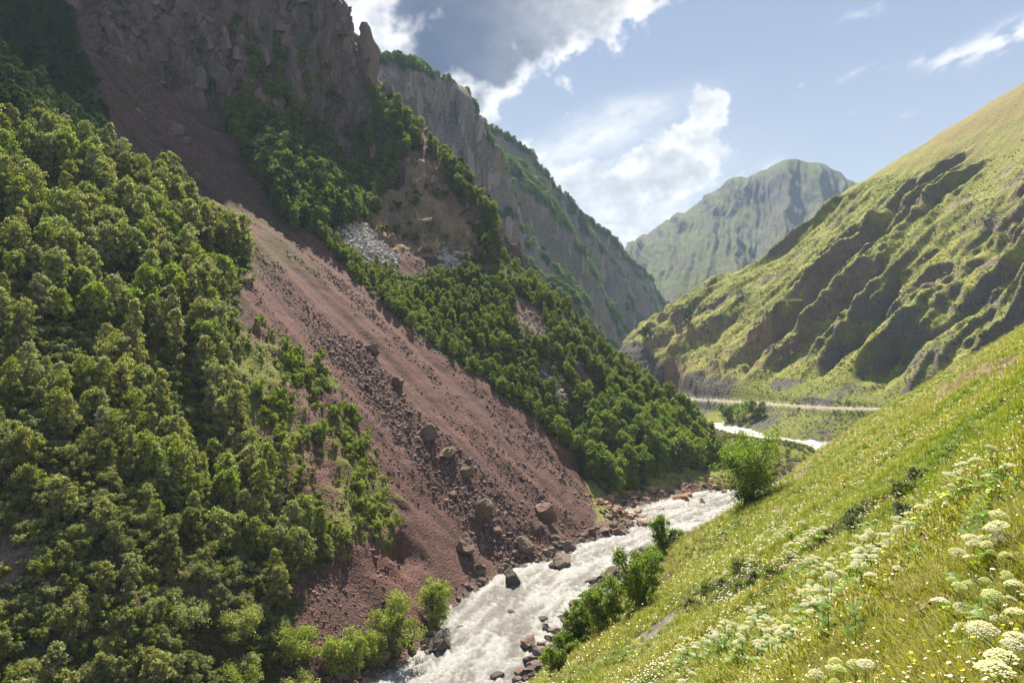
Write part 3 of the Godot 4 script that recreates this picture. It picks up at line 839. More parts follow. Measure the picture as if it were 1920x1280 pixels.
func right_hill() -> Patch:
	var p := patch_of(T4, steps(58, 440, 1.15), steps(-640, -272, 1.15), 6.0)
	var base := p.nrm.duplicate()
	var bare := PackedFloat32Array()
	bare.resize(p.pos.size())
	for k in p.pos.size():
		var q := p.pos[k]
		var h := hill_coords(q.x, q.z)
		var top := smoothstep(205.0, 150.0, h.y - 0.05 * h.x + 25.0 * fine.get_noise_2d(h.x * 0.05, h.y * 0.03))
		var foot := smoothstep(4.0, 40.0, h.y)
		var warp := 26.0 * rough.get_noise_2d(h.x * 0.010, h.y * 0.010) + 4.5 * fine.get_noise_2d(h.x * 0.07 + 9.0, h.y * 0.035)
		var c := (h.x + warp + 0.12 * h.y) / 36.0
		var s := c - floorf(c)
		# each rib: a long gentle side and a short steep one
		var rib := s / 0.62 if s < 0.62 else (1.0 - s) / 0.38
		var deep := 0.75 + 1.3 * rough.get_noise_2d(h.x * 0.02 + 50.0, h.y * 0.008)
		var c2 := (h.x + warp * 1.25 + 0.08 * h.y) / 19.0
		var s2 := c2 - floorf(c2)
		s2 = s2 / 0.6 if s2 < 0.6 else (1.0 - s2) / 0.4
		var c3v := (h.x + warp * 1.1 + 5.0 * rough.get_noise_2d(h.x * 0.05, h.y * 0.04) - 0.15 * h.y) / 9.5
		var s3 := absf(c3v - floorf(c3v) - 0.5) * 2.0
		var d := (rib * 8.5 - 5.0) * deep + (s3 * 2.6 - 1.3) * (0.6 + 0.8 * rough.get_noise_2d(h.x * 0.06, h.y * 0.02)) + (s2 * 7.0 - 3.5) * clampf(0.75 + 1.3 * rough.get_noise_2d(h.x * 0.03, h.y * 0.010), 0.0, 1.0) + 1.0 * rough.get_noise_2d(h.x * 0.2, h.y * 0.02)
		d += 0.35 * rough.get_noise_3d(q.x * 0.35, q.y * 0.35, q.z * 0.35) + 2.4 * fine.get_noise_2d(h.x * 0.25, h.y * 0.11) + 0.8 * cell.get_noise_3d(q.x * 0.16, q.y * 0.09, q.z * 0.16)
		d *= top * foot * (0.45 + 0.75 * smoothstep(-0.25, 0.25, rough.get_noise_2d(h.x * 0.016 + 5.0, h.y * 0.008)))
		d += 0.8 * fine.get_noise_2d(q.x * 0.08, q.z * 0.08)
		var r := road_near(q.x, q.z)
		d += (1.6 * rough.get_noise_3d(q.x * 0.18, q.y * 0.18, q.z * 0.18) + 1.5 * cell.get_noise_3d(q.x * 0.13, q.y * 0.07, q.z * 0.13)) * smoothstep(60.0, 95.0, h.x) * smoothstep(60.0, 30.0, h.y)
		d *= smoothstep(2.0, 16.0, r.x)
		var side := smoothstep(0.55, 0.75, s) * smoothstep(1.02, 0.85, s)     # the short steep side of a rib
		bare[k] = clampf(side + 0.45 * smoothstep(120.0, 30.0, h.x) * smoothstep(25.0, 90.0, h.y) * smoothstep(0.0, 0.3, fine.get_noise_2d(h.x * 0.045 + 7.0, h.y * 0.012) + 0.08), 0.0, 1.0) * top * foot * smoothstep(-0.05, 0.2, fine.get_noise_2d(h.x * 0.10, h.y * 0.07) - 0.04)
		q += base[k] * d
		q.y = lerpf(r.y - 0.1, q.y, smoothstep(2.6, 6.0, r.x))
		p.pos[k] = q
	normals(p)
	var col := PackedColorArray()
	col.resize(p.pos.size())
	for k in p.pos.size():
		var q := p.pos[k]
		var h := hill_coords(q.x, q.z)
		var n1 := fine.get_noise_3d(q.x * 0.06, q.y * 0.06, q.z * 0.06)
		var n2 := rough.get_noise_3d(q.x * 0.5, q.y * 0.5, q.z * 0.5)
		var n3 := fine.get_noise_2d(h.x * 0.3, h.y * 0.06)
		var grass := c3(0.235, 0.240, 0.062).lerp(c3(0.145, 0.162, 0.046), clampf(0.5 + n3 * 1.4 + n2 * 0.3, 0.0, 1.0))
		grass = grass.lerp(c3(0.215, 0.170, 0.075), smoothstep(165.0, 235.0, h.y - 0.10 * h.x + 40.0 * n1) * 0.85)
		var soil := c3(0.125, 0.102, 0.086).lerp(c3(0.185, 0.145, 0.112), clampf(0.5 + n1 * 1.6, 0.0, 1.0)) * (1.0 + 0.25 * n2)
		if h.x > 70.0 and h.y < 45.0:
			soil = soil.lerp(c3(0.26, 0.19, 0.12), smoothstep(70.0, 100.0, h.x))
		if h.y < 80.0 and h.x < 60.0:
			soil = soil.lerp(c3(0.115, 0.112, 0.112), 0.7)
		var steep := smoothstep(0.66, 0.54, p.nrm[k].y + 0.08 * n2)
		var b := clampf(smoothstep(0.25, 0.6, bare[k] + 0.35 * n1 + 0.25 * n2) + steep * smoothstep(-0.2, 0.3, n1 + 0.35), 0.0, 1.0)
		var c := grass.lerp(soil, b)
		if h.y < 12.0:
			# the bank between the road and the river: green, bare grey at both ends
			c = TURF.lerp(c3(0.10, 0.095, 0.088), clampf(smoothstep(-8.0, -22.0, h.x + 8.0 * n2) + smoothstep(88.0, 100.0, h.x + 6.0 * n1) + smoothstep(0.2, 0.4, n1 + 0.3 * n2), 0.0, 1.0))
		var r := road_near(q.x, q.z).x
		if r < 4.5:
			c = c.lerp(c3(0.30, 0.28, 0.245), smoothstep(4.0, 2.6, r + n2))
		col[k] = srgb(c)
	var m := lone("gullied_hill", patch_mesh(p, col), ground_material(grain(0.02, 5, 0.6, 1.3, 0, 512, 14), grain(0.025, 5, 0.0, 1.0, 0, 512, 19), 14.0, 80.0))
	tag(m, "green hill on the right cut by ribs and bare gullies above the road", "", "", "structure")
	return p


func far_mountains() -> void:
	var rock := ground_material(grain(0.02, 5, 0.6, 1.3, 0, 512, 24), grain(0.03, 4, 0.0, 1.0, 2, 512, 29), 30.0, 160.0)
	for w in 2:
		var p := patch_of(T2A, steps(-165, 80, 1.6), steps(-690, -490, 1.6), 8.0) if w == 0 else patch_of(T2B, steps(-110, 285, 2.2), steps(-1260, -640, 2.6), 10.0)
		var base := p.nrm.duplicate()
		var belt := PackedFloat32Array()
		belt.resize(p.pos.size())
		for k in p.pos.size():
			var q := p.pos[k]
			var steep := smoothstep(0.80, 0.62, base[k].y)
			var crack := ridged.get_noise_3d(q.x * 0.07, q.y * 0.012, q.z * 0.07)
			var cc := (q.z * 0.9 + q.x * 0.42 + 22.0 * fine.get_noise_2d(q.z * 0.012, q.y * 0.012)) / (60.0 if w == 0 else 82.0)
			var f := cc - floorf(cc)
			var but := (f / 0.75 if f < 0.75 else (1.0 - f) / 0.25) - 0.5     # a gentle back and a steep face towards the viewer
			var d := but * 26.0 * smoothstep(5.0, 60.0, q.y) + steep * (7.0 * crack + 2.5 * rough.get_noise_3d(q.x * 0.15, q.y * 0.1, q.z * 0.15)) + 1.2 * rough.get_noise_2d(q.x * 0.1, q.z * 0.1)
			belt[k] = smoothstep(0.30, 0.5, f) * smoothstep(0.84, 0.74, f)
			p.pos[k] = q + base[k] * d
		normals(p)
		var col := PackedColorArray()
		col.resize(p.pos.size())
		var spots := []
		for k in p.pos.size():
			var q := p.pos[k]
			var n1 := fine.get_noise_3d(q.x * 0.05, q.y * 0.05, q.z * 0.05)
			var n2 := rough.get_noise_3d(q.x * 0.3, q.y * 0.3, q.z * 0.3)
			var rk := c3(0.26, 0.20, 0.18).lerp(c3(0.20, 0.185, 0.18), clampf(0.5 + n1 * 1.5, 0.0, 1.0)) * (1.0 + 0.3 * fine.get_noise_3d(q.x * 0.25, q.y * 0.03, q.z * 0.25))
			var gr := c3(0.085, 0.105, 0.035) * (1.0 + 0.3 * n2)
			gr = gr.lerp(c3(0.17, 0.13, 0.115), smoothstep(0.02, 0.14, n1 - 0.25 * but_streak(q)))
			var green := clampf(smoothstep(0.50, 0.62, p.nrm[k].y + 0.3 * n1) + belt[k] * smoothstep(0.06, 0.26, p.nrm[k].y + 0.2 * n1), 0.0, 1.0)
			col[k] = srgb(rk.lerp(gr, green))
			if green > 0.35 and n1 < 0.2 and rng.randf() < (0.45 if w == 0 else 0.8):
				spots.append(q)
		var m := lone("far_valley_wall", patch_mesh(p, col), rock)
		cliff_rocks(p, "far_cliff_rocks", ["blocks of the pink buttress cliff", "columns and ribs of the far valley wall"][w], 4000 if w == 0 else 9000, [-120.0, 60.0, -640.0, -510.0] if w == 0 else [-60.0, 260.0, -1200.0, -660.0], Vector2(1.5, 5.0) if w == 0 else Vector2(2.0, 5.0), 2.2, c3(0.26, 0.20, 0.18), c3(0.19, 0.175, 0.17), 0.56, false)
		tag(m, ["rocky buttress with a pink cliff behind the wooded spur", "long far valley wall of cliffs, screes and woods"][w], "", "", "structure")
		var where := []
		var tints := PackedColorArray()
		for q in spots:
			var s := rng.randf_range(0.55, 1.1)
			where.append(Transform3D(Basis(Vector3.UP, rng.randf() * TAU).scaled(Vector3(s * 1.15, s, s * 1.15)), q - Vector3(0, 0.5, 0)))
			var b := rng.randf_range(0.75, 1.0)
			tints.append(Color(b, b, b * 0.95))
		multi("far_woodland", joined_tree(kinds[1], bark, leaves[1]), null, where, tints, ["leafy trees on the rocky buttress behind the spur", "leafy trees down the long far valley wall"][w])
	# the far peak
	var p := patch_of(T3, steps(80, 1300, 4.2), steps(-2300, -1240, 4.2), 22.0)
	var base := p.nrm.duplicate()
	for k in p.pos.size():
		var q := p.pos[k]
		var a := q.x + q.z * 0.30 + 40.0 * fine.get_noise_2d(q.x * 0.003, q.z * 0.003) + 8.0 * fine.get_noise_2d(q.x * 0.02, q.z * 0.02)
		var fade := smoothstep(505.0, 400.0, q.y) * smoothstep(20.0, 120.0, q.y)
		var d := 0.0
		d += 40.0 * (ridged.get_noise_2d(a * 0.012, q.y * 0.0016) - 0.1) * fade
		d += 13.0 * ridged.get_noise_2d(a * 0.045 + 30.0, q.y * 0.008) * fade * smoothstep(-0.2, 0.3, fine.get_noise_2d(q.x * 0.006, q.y * 0.008) + 0.1)
		d += 4.0 * fine.get_noise_3d(q.x * 0.03, q.y * 0.03, q.z * 0.03)
		p.pos[k] = q + base[k] * d
	normals(p)
	var col := PackedColorArray()
	col.resize(p.pos.size())
	for k in p.pos.size():
		var q := p.pos[k]
		var n1 := fine.get_noise_3d(q.x * 0.012, q.y * 0.012, q.z * 0.012)
		var green := smoothstep(0.66, 0.82, p.nrm[k].y + 0.22 * n1)
		col[k] = srgb(c3(0.095, 0.085, 0.082).lerp(c3(0.095, 0.108, 0.040), green))
	var m := lone("far_peak", patch_mesh(p, col), rock)
	tag(m, "distant ribbed green and rock peak closing the valley", "", "", "structure")
	var g := PlaneMesh.new()
	g.size = Vector2(2600, 3000)
	var gm := lone("ground", g, plain(lin(0.11, 0.12, 0.045)), Vector3(500, -9, -1300))
	tag(gm, "valley ground under the hills", "", "", "structure")


func hill_grass(hill: Patch) -> void:
	var where := []
	var tints := PackedColorArray()
	for i in 52000:
		var x := rng.randf_range(95.0, 400.0)
		var z := rng.randf_range(-530.0, -290.0)
		var n1 := fine.get_noise_2d(x * 0.09, z * 0.09)
		if rng.randf() > 0.5 + n1 * 1.2 or hill.normal(x, z).y < 0.5 or road_near(x, z).x < 3.5:
			continue
		var q := hill.at(x, z)
		var h := hill_coords(x, z)
		if h.y > 190.0 or q.y < 1.0:
			continue
		var s := rng.randf_range(0.6, 1.7)
		where.append(Transform3D(Basis(Vector3.UP, rng.randf() * TAU).scaled(Vector3(s * 1.6, s, s * 1.6)), q - Vector3(0, 0.1, 0)))
		tints.append(srgb(c3(0.28, 0.285, 0.07).lerp(c3(0.17, 0.19, 0.05), rng.randf()) * rng.randf_range(0.85, 1.15)))
	var pale := []
	var pale_tints := PackedColorArray()
	for i in 170:
		var x := rng.randf_range(190.0, 330.0)
		var z := rng.randf_range(-480.0, -370.0)
		if fine.get_noise_2d(x * 0.1 + 11.0, z * 0.1) < 0.0:
			continue
		var s := rng.randf_range(0.3, 0.75)
		pale.append(Transform3D(Basis(Vector3(rng.randfn(), rng.randfn(), rng.randfn()).normalized(), rng.randf() * TAU).scaled(Vector3(s * 1.2, s * 0.8, s)), hill.at(x, z)))
		pale_tints.append(srgb(c3(0.42, 0.40, 0.37) * rng.randf_range(0.7, 1.1)))
	multi("pale_stones", slab_mesh(33), plain(Color.WHITE, 0.95), pale, pale_tints, "pale stones scattered high on the gullied hill")
	multi("hill_grass", blade_mesh(26, 0.45, 0.3, 0.03, 0.9), leaf_material(Color.WHITE, Color(0.8, 0.9, 0.4)), where, tints, "grass tussocks on the gullied hill and the road bank")


func but_streak(q: Vector3) -> float:
	return fine.get_noise_2d(q.x * 0.05 - q.z * 0.08, q.y * 0.01)


const BARE_A := [Vector2(10.5, -41.8), Vector2(9, -37.6), Vector2(7.1, -36.4), Vector2(6.8, -41), Vector2(8.4, -42.2)]
const BARE_B := [Vector2(54.5, -95), Vector2(50, -78.7), Vector2(40.2, -57.7), Vector2(27.2, -39), Vector2(32.2, -50.1), Vector2(36.6, -62.2)]
const BAND := [Vector2(9.1, -33.8), Vector2(10.4, -41.7), Vector2(11.9, -42.6), Vector2(12.3, -36.2), Vector2(10.6, -27.6), Vector2(13.3, -31.4), Vector2(15.2, -32.3), Vector2(13.6, -27.4), Vector2(12.7, -27), Vector2(11.4, -28), Vector2(9.9, -26.6), Vector2(9.4, -28.2)]
const BARE_C := [Vector2(13.3, -24.9), Vector2(12.3, -20.9), Vector2(9.9, -16), Vector2(10.1, -17.6)]

func meadow_bare(x: float, z: float) -> int:
	var q := Vector2(x, z)
	if Geometry2D.is_point_in_polygon(q, PackedVector2Array(BARE_A)): return 1
	if Geometry2D.is_point_in_polygon(q, PackedVector2Array(BARE_B)): return 2
	if Geometry2D.is_point_in_polygon(q, PackedVector2Array(BARE_C)): return 2
	return 0


func graded(at: float, a: float, b: float, d: float, grow: float) -> PackedFloat64Array:
	var lo := []
	var hi := []
	var v := at
	var s := d
	while v > a:
		v -= s
		s *= grow
		lo.push_front(v)
	v = at
	s = d
	while v < b:
		hi.append(v)
		v += s
		s *= grow
	return PackedFloat64Array(lo + hi)


func meadow_slope() -> Patch:
	var p := patch_of(T5, graded(2.5, -33, 172, 0.10, 1.022), graded(-2.0, -242, 5, 0.11, 1.016), 3.0)
	var base := p.nrm.duplicate()
	for k in p.pos.size():
		var q := p.pos[k]
		var far := clampf(Vector2(q.x, q.z).length() / 12.0, 0.15, 1.0)
		p.pos[k] = q + base[k] * (far * (0.5 * fine.get_noise_2d(q.x * 0.12, q.z * 0.12) + 0.35 * fine.get_noise_2d(q.x * 0.5, q.z * 0.5)) + 0.05 * rough.get_noise_2d(q.x * 3.0, q.z * 3.0))
	normals(p)
	var col := PackedColorArray()
	col.resize(p.pos.size())
	for k in p.pos.size():
		var q := p.pos[k]
		var n1 := fine.get_noise_2d(q.x * 0.11, q.z * 0.11)
		var n2 := fine.get_noise_2d(q.x * 0.7, q.z * 0.7)
		var c := c3(0.175, 0.180, 0.045).lerp(c3(0.21, 0.185, 0.07), clampf(0.4 + n1 * 1.5 + n2 * 0.5, 0.0, 1.0))
		c = c.lerp(c3(0.12, 0.088, 0.062), smoothstep(0.18, 0.35, n2 + n1 * 0.4))
		var b := meadow_bare(q.x + n2 * 1.5, q.z + n1 * 2.0)
		if b == 1: c = c3(0.17, 0.155, 0.14) * (1.0 + n2)
		if b == 2: c = c3(0.15, 0.105, 0.075) * (1.0 + n2)
		c = c.lerp(c3(0.12, 0.10, 0.085), smoothstep(2.0, 0.6, q.y))
		col[k] = srgb(c)
	var m := lone("meadow_slope", patch_mesh(p, col), ground_material(grain(0.03, 5, 0.6, 1.25, 0, 512, 34), grain(0.04, 5, 0.0, 1.0, 0, 512, 39), 2.5, 9.0))
	tag(m, "steep flowering meadow slope on the right bank", "", "", "structure")
	return p


# ------------------------------------------------------------------ water and road
const RIVER := [Vector3(-34, 13, -60), Vector3(-18, 13, -84), Vector3(-8, 13, -101), Vector3(-1, 13, -120), Vector3(8, 13, -142), Vector3(22, 13, -162), Vector3(44, 13, -185), Vector3(68, 13, -205), Vector3(96, 13, -227), Vector3(112, 12, -250), Vector3(120, 10, -272), Vector3(120, 9, -292), Vector3(113, 9, -314), Vector3(98, 9, -338), Vector3(84, 10, -370), Vector3(66, 10, -420)]

func river() -> void:
	var curve := Curve3D.new()
	for i in RIVER.size():
		var t: Vector3 = (RIVER[mini(i + 1, RIVER.size() - 1)] - RIVER[maxi(i - 1, 0)]) / 6.0
		t.y = 0.0
		curve.add_point(Vector3(RIVER[i].x, 0, RIVER[i].z), -t, t)
	curve.bake_interval = 1.0
	var length := curve.get_baked_length()
	var n := int(length / 0.42)
	var w := 62
	var v := PackedVector3Array()
	var col := PackedColorArray()
	var idx := PackedInt32Array()
	for i in n:
		var s := length * i / (n - 1)
		var a := curve.sample_baked(s)
		var d := (curve.sample_baked(minf(s + 1.5, length)) - curve.sample_baked(maxf(s - 1.5, 0.0))).normalized()
		var side := Vector3(-d.z, 0, d.x)
		for j in w:
			var o := (float(j) / (w - 1) - 0.5) * lerpf(27.0, 21.0, smoothstep(180.0, 240.0, s))
			var q := a + side * o
			var wx := s + 3.0 * fine.get_noise_2d(s * 0.15, o * 0.2)
			var big := fine.get_noise_2d(wx * 0.16, o * 0.26)
			var rip := ridged.get_noise_2d(wx * 0.42, o * 0.75)
			var small := rough.get_noise_2d(wx * 1.9, o * 2.4)
			var y := 0.05 + 0.6 * big + 0.42 * rip + 0.14 * small
			v.append(Vector3(q.x, y, q.z))
			var foam := smoothstep(-0.5, 0.55, rip * 0.8 + small * 0.4 + big * 0.6 + 1.1 * fine.get_noise_2d(wx * 0.07, o * 0.55) + 0.4 * fine.get_noise_2d(wx * 0.04, o * 0.1) - 0.2)
			col.append(srgb(c3(0.095, 0.09, 0.082).lerp(c3(0.31, 0.315, 0.32), foam)))
	for i in n - 1:
		for j in w - 1:
			var k := i * w + j
			idx.append_array([k, k + w, k + 1, k + 1, k + w, k + w + 1])
	var nrm := PackedVector3Array()
	nrm.resize(v.size())
	for i in n:
		for j in w:
			var dx := v[i * w + mini(j + 1, w - 1)] - v[i * w + maxi(j - 1, 0)]
			var dz := v[mini(i + 1, n - 1) * w + j] - v[maxi(i - 1, 0) * w + j]
			var nn := dx.cross(dz).normalized()
			nrm[i * w + j] = nn if nn.y > 0.0 else -nn
	var m := StandardMaterial3D.new()
	m.vertex_color_use_as_albedo = true
	m.vertex_color_is_srgb = true
	m.roughness = 0.35
	m.metallic_specular = 0.5
	m.albedo_texture = grain(0.04, 5, 0.62, 1.2, 0, 512, 44)
	m.uv1_triplanar = true
	m.uv1_world_triplanar = true
	m.uv1_scale = Vector3.ONE / 3.0
	m.heightmap_enabled = true
	m.heightmap_texture = grain(0.035, 5, 0.0, 1.0, 0, 512, 45)
	m.heightmap_scale = 14.0
	var o := lone("river", mesh_of(v, idx, col, nrm), m)
	tag(o, "white rushing mountain river full of foam between the slopes", "", "", "structure")


func road(hill: Patch) -> void:
	var v := PackedVector3Array()
	var idx := PackedInt32Array()
	var curve := Curve3D.new()
	for i in ROAD.size():
		curve.add_point(ROAD[i])
	var n := int(curve.get_baked_length() / 2.0)
	for i in n:
		var s := curve.get_baked_length() * i / (n - 1)
		var a := curve.sample_baked(s)
		var d := (curve.sample_baked(minf(s + 3.0, curve.get_baked_length())) - curve.sample_baked(maxf(s - 3.0, 0.0))).normalized()
		var side := Vector3(-d.z, 0, d.x).normalized()
		for o in [-2.3, -1.0, 1.0, 2.3]:
			v.append(a + side * (o + 0.4 * rough.get_noise_2d(s * 0.3, o)) + Vector3(0, 0.12 if absf(o) < 2.0 else -0.05, 0))
	for i in n - 1:
		for j in 3:
			var k := i * 4 + j
			idx.append_array([k, k + 4, k + 1, k + 1, k + 4, k + 5])
	var nrm := PackedVector3Array()
	nrm.resize(v.size())
	nrm.fill(Vector3.UP)
	var m := ground_material(grain(0.03, 5, 0.75, 1.2, 0, 256, 54), grain(0.04, 4, 0.0, 1.0, 0, 256, 55), 5.0, 8.0)
	m.vertex_color_use_as_albedo = false
	m.albedo_color = lin(0.21, 0.195, 0.165)
	var o := lone("road", mesh_of(v, idx, PackedColorArray(), nrm), m)
	tag(o, "pale gravel road along the foot of the gullied hill", "", "", "structure")


# ------------------------------------------------------------------ woods
func woods(left: Patch) -> void:
	# a jittered grid over the left slope; each place asks its area what grows there
	var z := -345.0
	while z < -52.0:
		var x := -215.0
		while x < 95.0:
			var q := Vector2(x + rng.randf_range(-1.4, 1.4), z + rng.randf_range(-1.4, 1.4))
			x += 2.35
			var a := left_area(q.x, q.y)
			if a == 0 or a in [3, 4, 5, 6, 13]:
				continue
			var p := left.at(q.x, q.y)
			var n := left.normal(q.x, q.y)
			if p.y < 1.2 or n.y < (0.22 if a == 2 else 0.36 if a == 1 else 0.50):
				continue
			var clump := fine.get_noise_2d(q.x * 0.09, q.y * 0.09)
			match a:
				10:
					var low := smoothstep(80.0, 135.0, -q.y + 12.0 * clump)
					if rng.randf() < 0.62 + clump * 1.4:
						trees.append([p, [0, 1, 2, 5, 1, 3, 5][rng.randi() % 7] if low > 0.25 else [7, 8, 9, 7, 8][rng.randi() % 5], rng.randf_range(0.45, 0.98) * (lerpf(0.60, 1.12, low) if low > 0.25 else 1.0), rng.randf() * TAU, "near"])
				11:
					if rng.randf() < 0.55 + clump:
						trees.append([p, [1, 5, 3][rng.randi() % 3], rng.randf_range(0.6, 0.95), rng.randf() * TAU, "upper"])
				12:
					for twice in 2:
						var o2 := Vector2(rng.randf_range(-1.5, 1.5), rng.randf_range(-1.5, 1.5))
						if rng.randf() < 0.52 + clump * 1.1 + 0.3 * smoothstep(40.0, 10.0, p.y):
							trees.append([left.at(q.x + o2.x, q.y + o2.y), [0, 1, 4, 5, 1, 3][rng.randi() % 6], rng.randf_range(0.42, 0.72) * lerpf(0.8, 1.5, smoothstep(40.0, 5.0, p.y) * smoothstep(0.0, 30.0, q.x)), rng.randf() * TAU, "spur"])
				1, 2:
					for twice in 2:
						var o2 := Vector2(rng.randf_range(-1.5, 1.5), rng.randf_range(-1.5, 1.5))
						if rng.randf() < 0.9:
							trees.append([left.at(q.x + o2.x, q.y + o2.y), [0, 1, 2, 5][rng.randi() % 4], rng.randf_range(0.55, 0.95), rng.randf() * TAU, "spur"])
				7:
					if rng.randf() < 0.07 and n.y > 0.6:
						trees.append([p, 3, rng.randf_range(0.4, 0.9), rng.randf() * TAU, "spur"])
				9:
					if rng.randf() < 0.25:
						trees.append([p, 3, rng.randf_range(0.5, 1.0), rng.randf() * TAU, "near"])
				8:
					for twice in 3:
						p = left.at(q.x + rng.randf_range(-1.6, 1.6), q.y + rng.randf_range(-1.6, 1.6))
						if rng.randf() > 0.45 + clump * 1.0:
							continue
						trees.append([p, 3 if rng.randf() < 0.5 else 6, rng.randf_range(0.5, 1.05), rng.randf() * TAU, "mix"])
		z += 2.35


func undergrowth(left: Patch, hill: Patch) -> void:
	var sets := [[], []]
	var tints := [PackedColorArray(), PackedColorArray()]
	for i in 30000:
		var x := rng.randf_range(-200.0, 85.0)
		var z := rng.randf_range(-335.0, -60.0)
		var a := left_area(x, z)
		if not a in [1, 2, 8, 9, 10, 11, 12]:
			continue
		if a in [8, 9] and rng.randf() < 0.55 - fine.get_noise_2d(x * 0.12, z * 0.12):
			continue
		var p := left.at(x, z)
		if p.y < 0.9 or left.normal(x, z).y < 0.55:
			continue
		var s := rng.randf_range(0.45, 1.25) * (0.6 if a == 8 else 1.0)
		var k := 1 if a in [2, 11] else 0
		sets[k].append(Transform3D(Basis(Vector3.UP, rng.randf() * TAU).scaled(Vector3(s * 1.3, s, s * 1.3)), p - Vector3(0, 0.1, 0)))
		var b := rng.randf_range(0.75, 1.0)
		tints[k].append(Color(b, b, b * rng.randf_range(0.8, 1.0)))
	for i in 2600:      # shrubs on the ledges of the cliffs
		var x := rng.randf_range(-215.0, -10.0)
		var z := rng.randf_range(-345.0, -230.0)
		var n := left.normal(x, z)
		if n.y > 0.62 or rng.randf() > 0.35 + 1.6 * fine.get_noise_2d(x * 0.08, z * 0.2):
			continue
		var p := left.at(x, z)
		var s := rng.randf_range(0.8, 2.2)
		sets[1].append(Transform3D(Basis(Vector3.UP, rng.randf() * TAU).scaled(Vector3(s * 1.2, s, s * 1.2)), p + n * 0.6))
		tints[1].append(Color(1, 1, 0.9))
	var bar := []
	var bar_tints := PackedColorArray()
	for i in 2600:
		var x := rng.randf_range(68.0, 118.0)
		var z := rng.randf_range(-305.0, -220.0)
		var p := left.at(x, z)
		if hill.inside(x, z):
			p.y = maxf(p.y, hill.at(x, z).y)
		if p.y < 0.8 or p.y > 9.0 or rng.randf() > 0.6 + fine.get_noise_2d(x * 0.15, z * 0.15):
			continue
		var s := rng.randf_range(0.3, 0.75)
		bar.append(Transform3D(Basis(Vector3.UP, rng.randf() * TAU).scaled(Vector3(s * 1.4, s, s * 1.4)), p))
		var b := rng.randf_range(0.8, 1.0)
		bar_tints.append(Color(b, b, b * 0.8))
	multi("bar_thicket", joined_tree(kinds[6], bark, leaves[4]), null, bar, bar_tints, "yellow green thicket on the river bar at the bend")
	var near_bushes := []
	var near_tints := PackedColorArray()
	for i in 9000:
		var x := rng.randf_range(-110.0, -15.0)
		var z := rng.randf_range(-135.0, -60.0)
		if not left_area(x, z) in [9, 10] or rng.randf() > 0.55 + 0.8 * fine.get_noise_2d(x * 0.2, z * 0.2):
			continue
		var p := left.at(x, z)
		if p.y < 1.0:
			continue
		var s := rng.randf_range(0.35, 0.85)
		near_bushes.append(Transform3D(Basis(Vector3.UP, rng.randf() * TAU).scaled(Vector3(s, s * rng.randf_range(0.8, 1.2), s)), p))
		var b := rng.randf_range(0.8, 1.0)
		near_tints.append(Color(b, b, b))
	multi("low_thicket", joined_tree(kinds[9], bark, leaves[2]), null, near_bushes, near_tints, "low pale thicket between the nearest birches at lower left")
	multi("undergrowth", joined_tree(kinds[6], bark, leaves[4]), null, sets[0], tints[0], "low leafy undergrowth between the trees of the left slope")
	multi("undergrowth", joined_tree(kinds[6], bark, leaves[3]), null, sets[1], tints[1], "low shaded undergrowth at upper left")  # shade is also put into its darker leaf colour


# how one tree of a wood is told from the others: its tone, its build, and where it stands
func wood_label(wood: String, t: Array, mat: Material) -> String:
	var tone: String = ["olive green", "fresh green", "greyish green", "shade-dark green", "yellow green"][leaves.find(mat)]
	var build: String = ["twin-stemmed", "broad", "slender", "low round", "wide bushy", "upright", "small low", "small upright", "small bushy", "knee-high bushy"][t[1]]
	if t[2] < 0.72: build = "smaller " + build
	elif t[2] > 1.02: build = "big " + build
	var p: Vector3 = t[0]
	var side := -p.x / -p.z      # leftwards
	match wood:
		"near":
			var level := "at the left wood's foot" if p.y < 18.0 else "low in the left wood" if p.y < 34.0 else "mid left wood" if p.y < 60.0 else "high in the left wood"
			var across := "by the picture edge" if side > 0.56 else "left of middle" if side > 0.46 else "right of middle" if side > 0.36 else "by the scree"
			return "%s %s birch %s, %s" % [tone, build, level, across]
		"spur":
			var level := "on the spur's toe" if p.y < 12.0 else "low on the spur" if p.y < 26.0 else "mid spur" if p.y < 55.0 else "under the tan crag" if p.y < 90.0 else "on the upper shoulder"
			var across := "near the scree" if p.z > -215.0 else "inside the wood" if p.z > -245.0 else "near the skyline"
			return "%s %s tree %s, %s%s" % [tone, build, level, across, "" if p.y < 90.0 else ", left end" if p.x < -88.0 else ", middle" if p.x < -62.0 else ", right end"]
		"upper":
			return "%s %s tree, shaded upper left wood, %s" % [tone, build, "picture edge" if side > 0.62 else "middle" if side > 0.54 else "scree side"] + (", lower part" if p.y < 135.0 else ", middle part" if p.y < 165.0 else ", top part")
	return "%s %s shrub on the grassy scree-side strip, %s, %s" % [tone, build, "at its top" if p.y > 45.0 else "upper half" if p.y > 30.0 else "lower half" if p.y > 15.0 else "at its foot", "wood side" if side > 0.262 else "scree side"]


